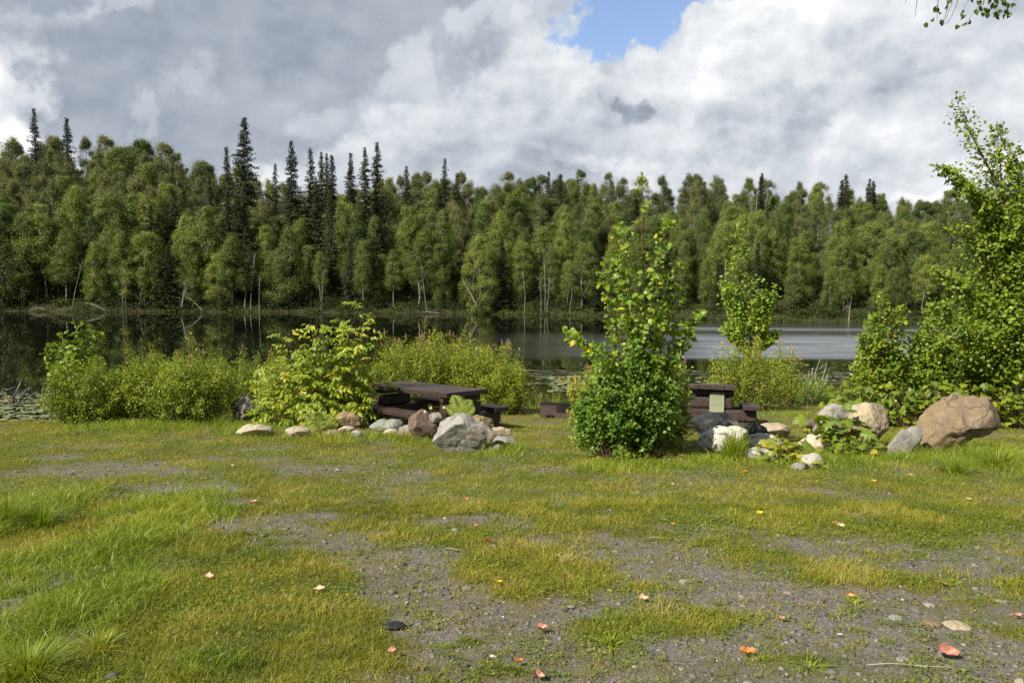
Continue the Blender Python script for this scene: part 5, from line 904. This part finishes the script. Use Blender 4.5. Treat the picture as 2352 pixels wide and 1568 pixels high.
# twigs lying about
for i, (pts, lab) in enumerate([([(1990, 1535), (2190, 1541)], 'thin straw stalk at the lower right of the gravel'), ([(1610 - 590, 1265), (1650 - 590, 1270)], 'thin twig in the turf near the dark red leaf'), ([(668, 1124), (712, 1138)], 'short pale twig in the left turf'), ([(1490, 1240), (1560, 1244)], 'thin straw twig right of the centre')]):
    P = np.array([G(a_, b_) for a_, b_ in pts]); P[:, 2] += .018; a = Acc(); a.tube(np.array([P[0], P[0] * .7 + P[1] * .3 + [0, .012, .004], P[0] * .4 + P[1] * .6 + [0, -.008, .006], P[1]]) - P[0], .0018, 5); tag(ob('twig', a.mesh('twig', MB['pale'], True), None, P[0]), lab, 'twig')
# ------------------------------------------------------------------ lake edge: driftwood, pads, floating weed
def drift(px, by, tips, dd, label, m_, rad=.018, seed=0):
    rg = np.random.default_rng(seed); g = at(px, by, dd); g[2] = max(gz(g[0], dd), -.05); t_ = thing('driftwood', label, 'driftwood', g)
    for k, (tx, ty) in enumerate(tips):
        e = at(tx, ty, dd + rg.normal() * .2) - g; a = Acc(); a.tube([(rg.normal() * .1, 0, 0), e * .35 + rg.normal(size=3) * .05, e * .7 + rg.normal(size=3) * .05, e], [rad, rad * .8, rad * .5, rad * .2], 5)
        for j in range(3): s_ = e * rg.uniform(.4, .9); a.tube([s_, s_ + rg.normal(size=3) * .12 + [0, 0, .08]], [rad * .4, rad * .12], 4)
        ob('branch', a.mesh('branch', m_, True), t_)
drift(1870, 905, [(1878, 872), (1884, 824), (1900, 832), (1858, 850), (1846, 860), (1905, 845), (1866, 845), (1835, 858)], 21, 'bleached driftwood sticks standing at the shore right of the slim birch', MB['pale'], .022, 1)
drift(1822, 850, [(1800, 838), (1850, 845), (1830, 830)], 22, 'low grey driftwood just left of the bleached sticks', MB['grey'], .02, 4)
drift(30, 905, [(2, 895), (0, 905), (48, 868), (44, 888), (60, 900), (15, 890), (82, 902), (70, 890)], 22.5, 'tangle of dark driftwood branches in the lake at the left edge', MB['grey'], .03, 2)
drift(108, 900, [(100, 880), (118, 878), (90, 892), (125, 888), (132, 878), (98, 900), (120, 894)], 22, 'heap of grey sticks in the water left of the poplar sapling', MB['grey'], .025, 3)
mlp, q = mat('lily_pad'); a_ = q.node('ShaderNodeAttribute', attribute_name='tint').outputs['Fac']; q.put(q.p.inputs['Base Color'], q.ramp(a_, [(0, (.10, .13, .05)), (.5, (.22, .26, .10)), (.9, (.34, .33, .16)), (1, (.62, .36, .05))])); q.p.inputs['Roughness'].default_value = .3
a = Acc(); rg = np.random.default_rng(9)
def pads(x0, x1, y0, y1, n, r0, r1, t0):
    for i in range(n):
        px, py = rg.uniform(x0, x1), rg.uniform(y0, y1); p = on_z(px, py, .006)
        if ground_h(p[0], p[1]) > -.02: continue
        r_ = rg.uniform(r0, r1); k = 10; an = np.arange(k) * (6.0 / (k - 1)) + rg.uniform(0, 6); V = np.stack([p[0] + np.cos(an) * r_, p[1] + np.sin(an) * r_, .006 + rg.uniform(0, .012) + np.where(rg.uniform(size=k) < .2, .03, 0) * (rg.uniform() < .3)], 1); V = np.concatenate([V, [[p[0], p[1], .006]]]); a.add(V, [[k, j, j + 1] for j in range(k - 1)], np.clip(t0 + rg.normal() * .2, 0, .99))
pads(-250, 130, 903, 972, 420, .07, .15, .35); pads(1262, 1400, 862, 900, 160, .08, .15, .4); pads(1190, 1420, 852, 905, 30, .06, .12, .4); pads(1560, 1680, 850, 885, 24, .08, .13, .4); pads(1800, 1990, 838, 872, 24, .08, .13, .4)
for i in range(11):
    px, py = (rg.uniform(1285, 1345), rg.uniform(868, 892)) if i < 9 else (rg.uniform(0, 90), rg.uniform(915, 960)); p = on_z(px, py, .03); n_ = 6; a.leaves(np.repeat(p[None], n_, 0), rg.normal(size=(n_, 3)) + [0, 0, .8], rg.normal(size=(n_, 3)), .09, .07, 1.0)
tag(ob('lily_pads', a.mesh('lily_pads', mlp)), 'mat of green and yellow lily pads on the near water', 'lily pads', kind='stuff')
a = Acc(); rg = np.random.default_rng(19)
for i in range(480):
    px, py = rg.uniform(1100, 1990), 0; py = rg.choice([852, 858, 866, 872, 880]) + rg.normal() * 1.6; p = on_z(px, py, .004)
    if fbm(p[0], p[1], .5, 91, 2) < .46 or ground_h(p[0], p[1]) > -.02: continue
    w, h = rg.uniform(.10, .45), rg.uniform(.03, .10); k = 8; an = np.arange(k) * 6.283 / k; a.add(np.stack([p[0] + np.cos(an) * w * rg.uniform(.7, 1.1, k), p[1] + np.sin(an) * h, np.full(k, .003 + .00001 * i)], 1), [list(range(k))], rg.uniform())
mwd, q = mat('floating_weed'); a_ = q.node('ShaderNodeAttribute', attribute_name='tint').outputs['Fac']; q.put(q.p.inputs['Base Color'], q.ramp(a_, [(0, (.05, .045, .03)), (1, (.20, .16, .11))])); q.p.inputs['Roughness'].default_value = .6
tag(ob('floating_weed', a.mesh('floating_weed', mwd)), 'brown scum and weed floating in streaks near the shore', 'water weed', kind='stuff')
# sedge along the near shore
a = Acc(); rg = np.random.default_rng(29); n = 9000; x = rg.uniform(-16, 17, n); y = near_shore(x) - rg.uniform(-.6, 3.2, n) ; keep = fbm(x, y, .6, 95, 3) > .40; x, y = x[keep], y[keep]; z = np.maximum(ground_h(x, y), -.15); blades(a, x, y, z, rg.uniform(.15, .42, len(x)), rg.uniform(.010, .018, len(x)), np.clip(.55 + rg.normal(size=len(x)) * .2, 0, 1), rg, .35, 2)
tag(ob('shore_sedge', a.mesh('shore_sedge', ML['grass'])), 'thin sedge growing along the near waterline', 'sedge', kind='stuff')
# ------------------------------------------------------------------ birch overhanging the upper right corner, its trunk outside the frame
def overhang():
    rg = np.random.default_rng(77); dd = 6.5; bx, by_ = 7.4, 6.9; org = np.array([bx, by_, gz(bx, by_) - .05]); t_ = thing('birch_tree', 'drooping birch twigs hanging in from above at the upper right corner', 'birch', org); a = Acc()
    T = np.array([[0, 0, 0], [.15, 0, 2.2], [.05, -.1, 4.6], [-.2, 0, 7.2]]); a.tube(T, [.16, .14, .10, .03], 10); ob('trunk', a.mesh('trunk', MB['birch'], True), t_); br = Acc(); lf = Acc()
    lim = [at(2460, -60, dd) - org, at(2300, -75, dd) - org, at(2080, -55, dd) - org]; br.tube([T[2] * .55 + T[1] * .45] + lim, [.05, .035, .022, .010], 6)
    def tw(pts, nl, dark=.3):
        P = np.array([at(a_, b_, dd + rg.normal() * .05) for a_, b_ in pts]) - org; LQ = np.concatenate([lim[i][None] * (1 - v_) + lim[i + 1][None] * v_ for i in (0, 1) for v_ in np.linspace(0, 1, 40)[:, None]]); P = np.concatenate([LQ[np.argmin(np.linalg.norm(LQ - P[0], axis=1))][None], P]); uu = np.linspace(0, 1, 10); s_ = np.linspace(0, 1, len(P)); Q = np.stack([np.interp(uu, s_, P[:, i]) for i in range(3)], 1); br.tube(Q, np.linspace(.005, .0015, 10), 4)
        if nl: u = rg.uniform(.25, 1, nl); X = np.stack([np.interp(u, uu, Q[:, i]) for i in range(3)], 1) + rg.normal(size=(nl, 3)) * [.035, .05, .02]; lf.leaves(X, rg.normal(size=(nl, 3)) * .5 + [0, 0, -.9], rg.normal(size=(nl, 3)) + [0, -1, 0], rg.uniform(.045, .062, nl), .042, np.clip(.05 + rg.normal(size=nl) * .15, 0, 1), 0, True)  # very low tint puts the backlit darkness into these leaves' colour
    tw([(2150, -60), (2155, 0), (2152, 45)], 26); tw([(2175, -60), (2176, 0), (2172, 40), (2158, 56)], 3); tw([(2190, -60), (2186, 10), (2170, 50)], 0); tw([(2215, -60), (2200, 5), (2180, 50), (2166, 58)], 0); tw([(2240, -70), (2225, 0), (2214, 20)], 4); tw([(2268, -70), (2250, 10), (2217, 58)], 22); tw([(2265, -70), (2262, 0), (2245, 35)], 12)
    tw([(2300, -70), (2290, 0), (2288, 42)], 22); tw([(2310, -70), (2300, 0), (2275, 35)], 12); tw([(2330, -70), (2305, 0), (2314, 30)], 5); tw([(2090, -55), (2085, -10), (2079, 8)], 2); tw([(2110, -55), (2106, 5), (2101, 42)], 1); tw([(2280, -70), (2270, 0), (2276, 22)], 3)
    for i in range(30):
        an = rg.uniform(0, 6.28); z0 = rg.uniform(4.9, 7.0); e = np.array([math.cos(an) * rg.uniform(.5, 1.5) + .4, math.sin(an) * rg.uniform(.5, 1.6), z0 + rg.uniform(0, .6)])
        if e[0] < -.5: e[0] = .3
        br.tube([[0, 0, z0 - .3], e * .6 + [0, 0, z0 * .4], e], [.02, .012, .006], 4)
        n = 60; u = rg.uniform(size=(n, 1)); X = e + rg.normal(size=(n, 3)) * [.22, .22, .25] - u * [0, 0, .6]; lf.leaves(X, rg.normal(size=(n, 3)) + [0, 0, -.6], rg.normal(size=(n, 3)), .05, .038, np.clip(.4 + rg.normal(size=n) * .15, 0, 1))
    ob('branches', br.mesh('branches', MB['twig']), t_); ob('foliage', lf.mesh('foliage', ML['bushtree']), t_)
overhang()
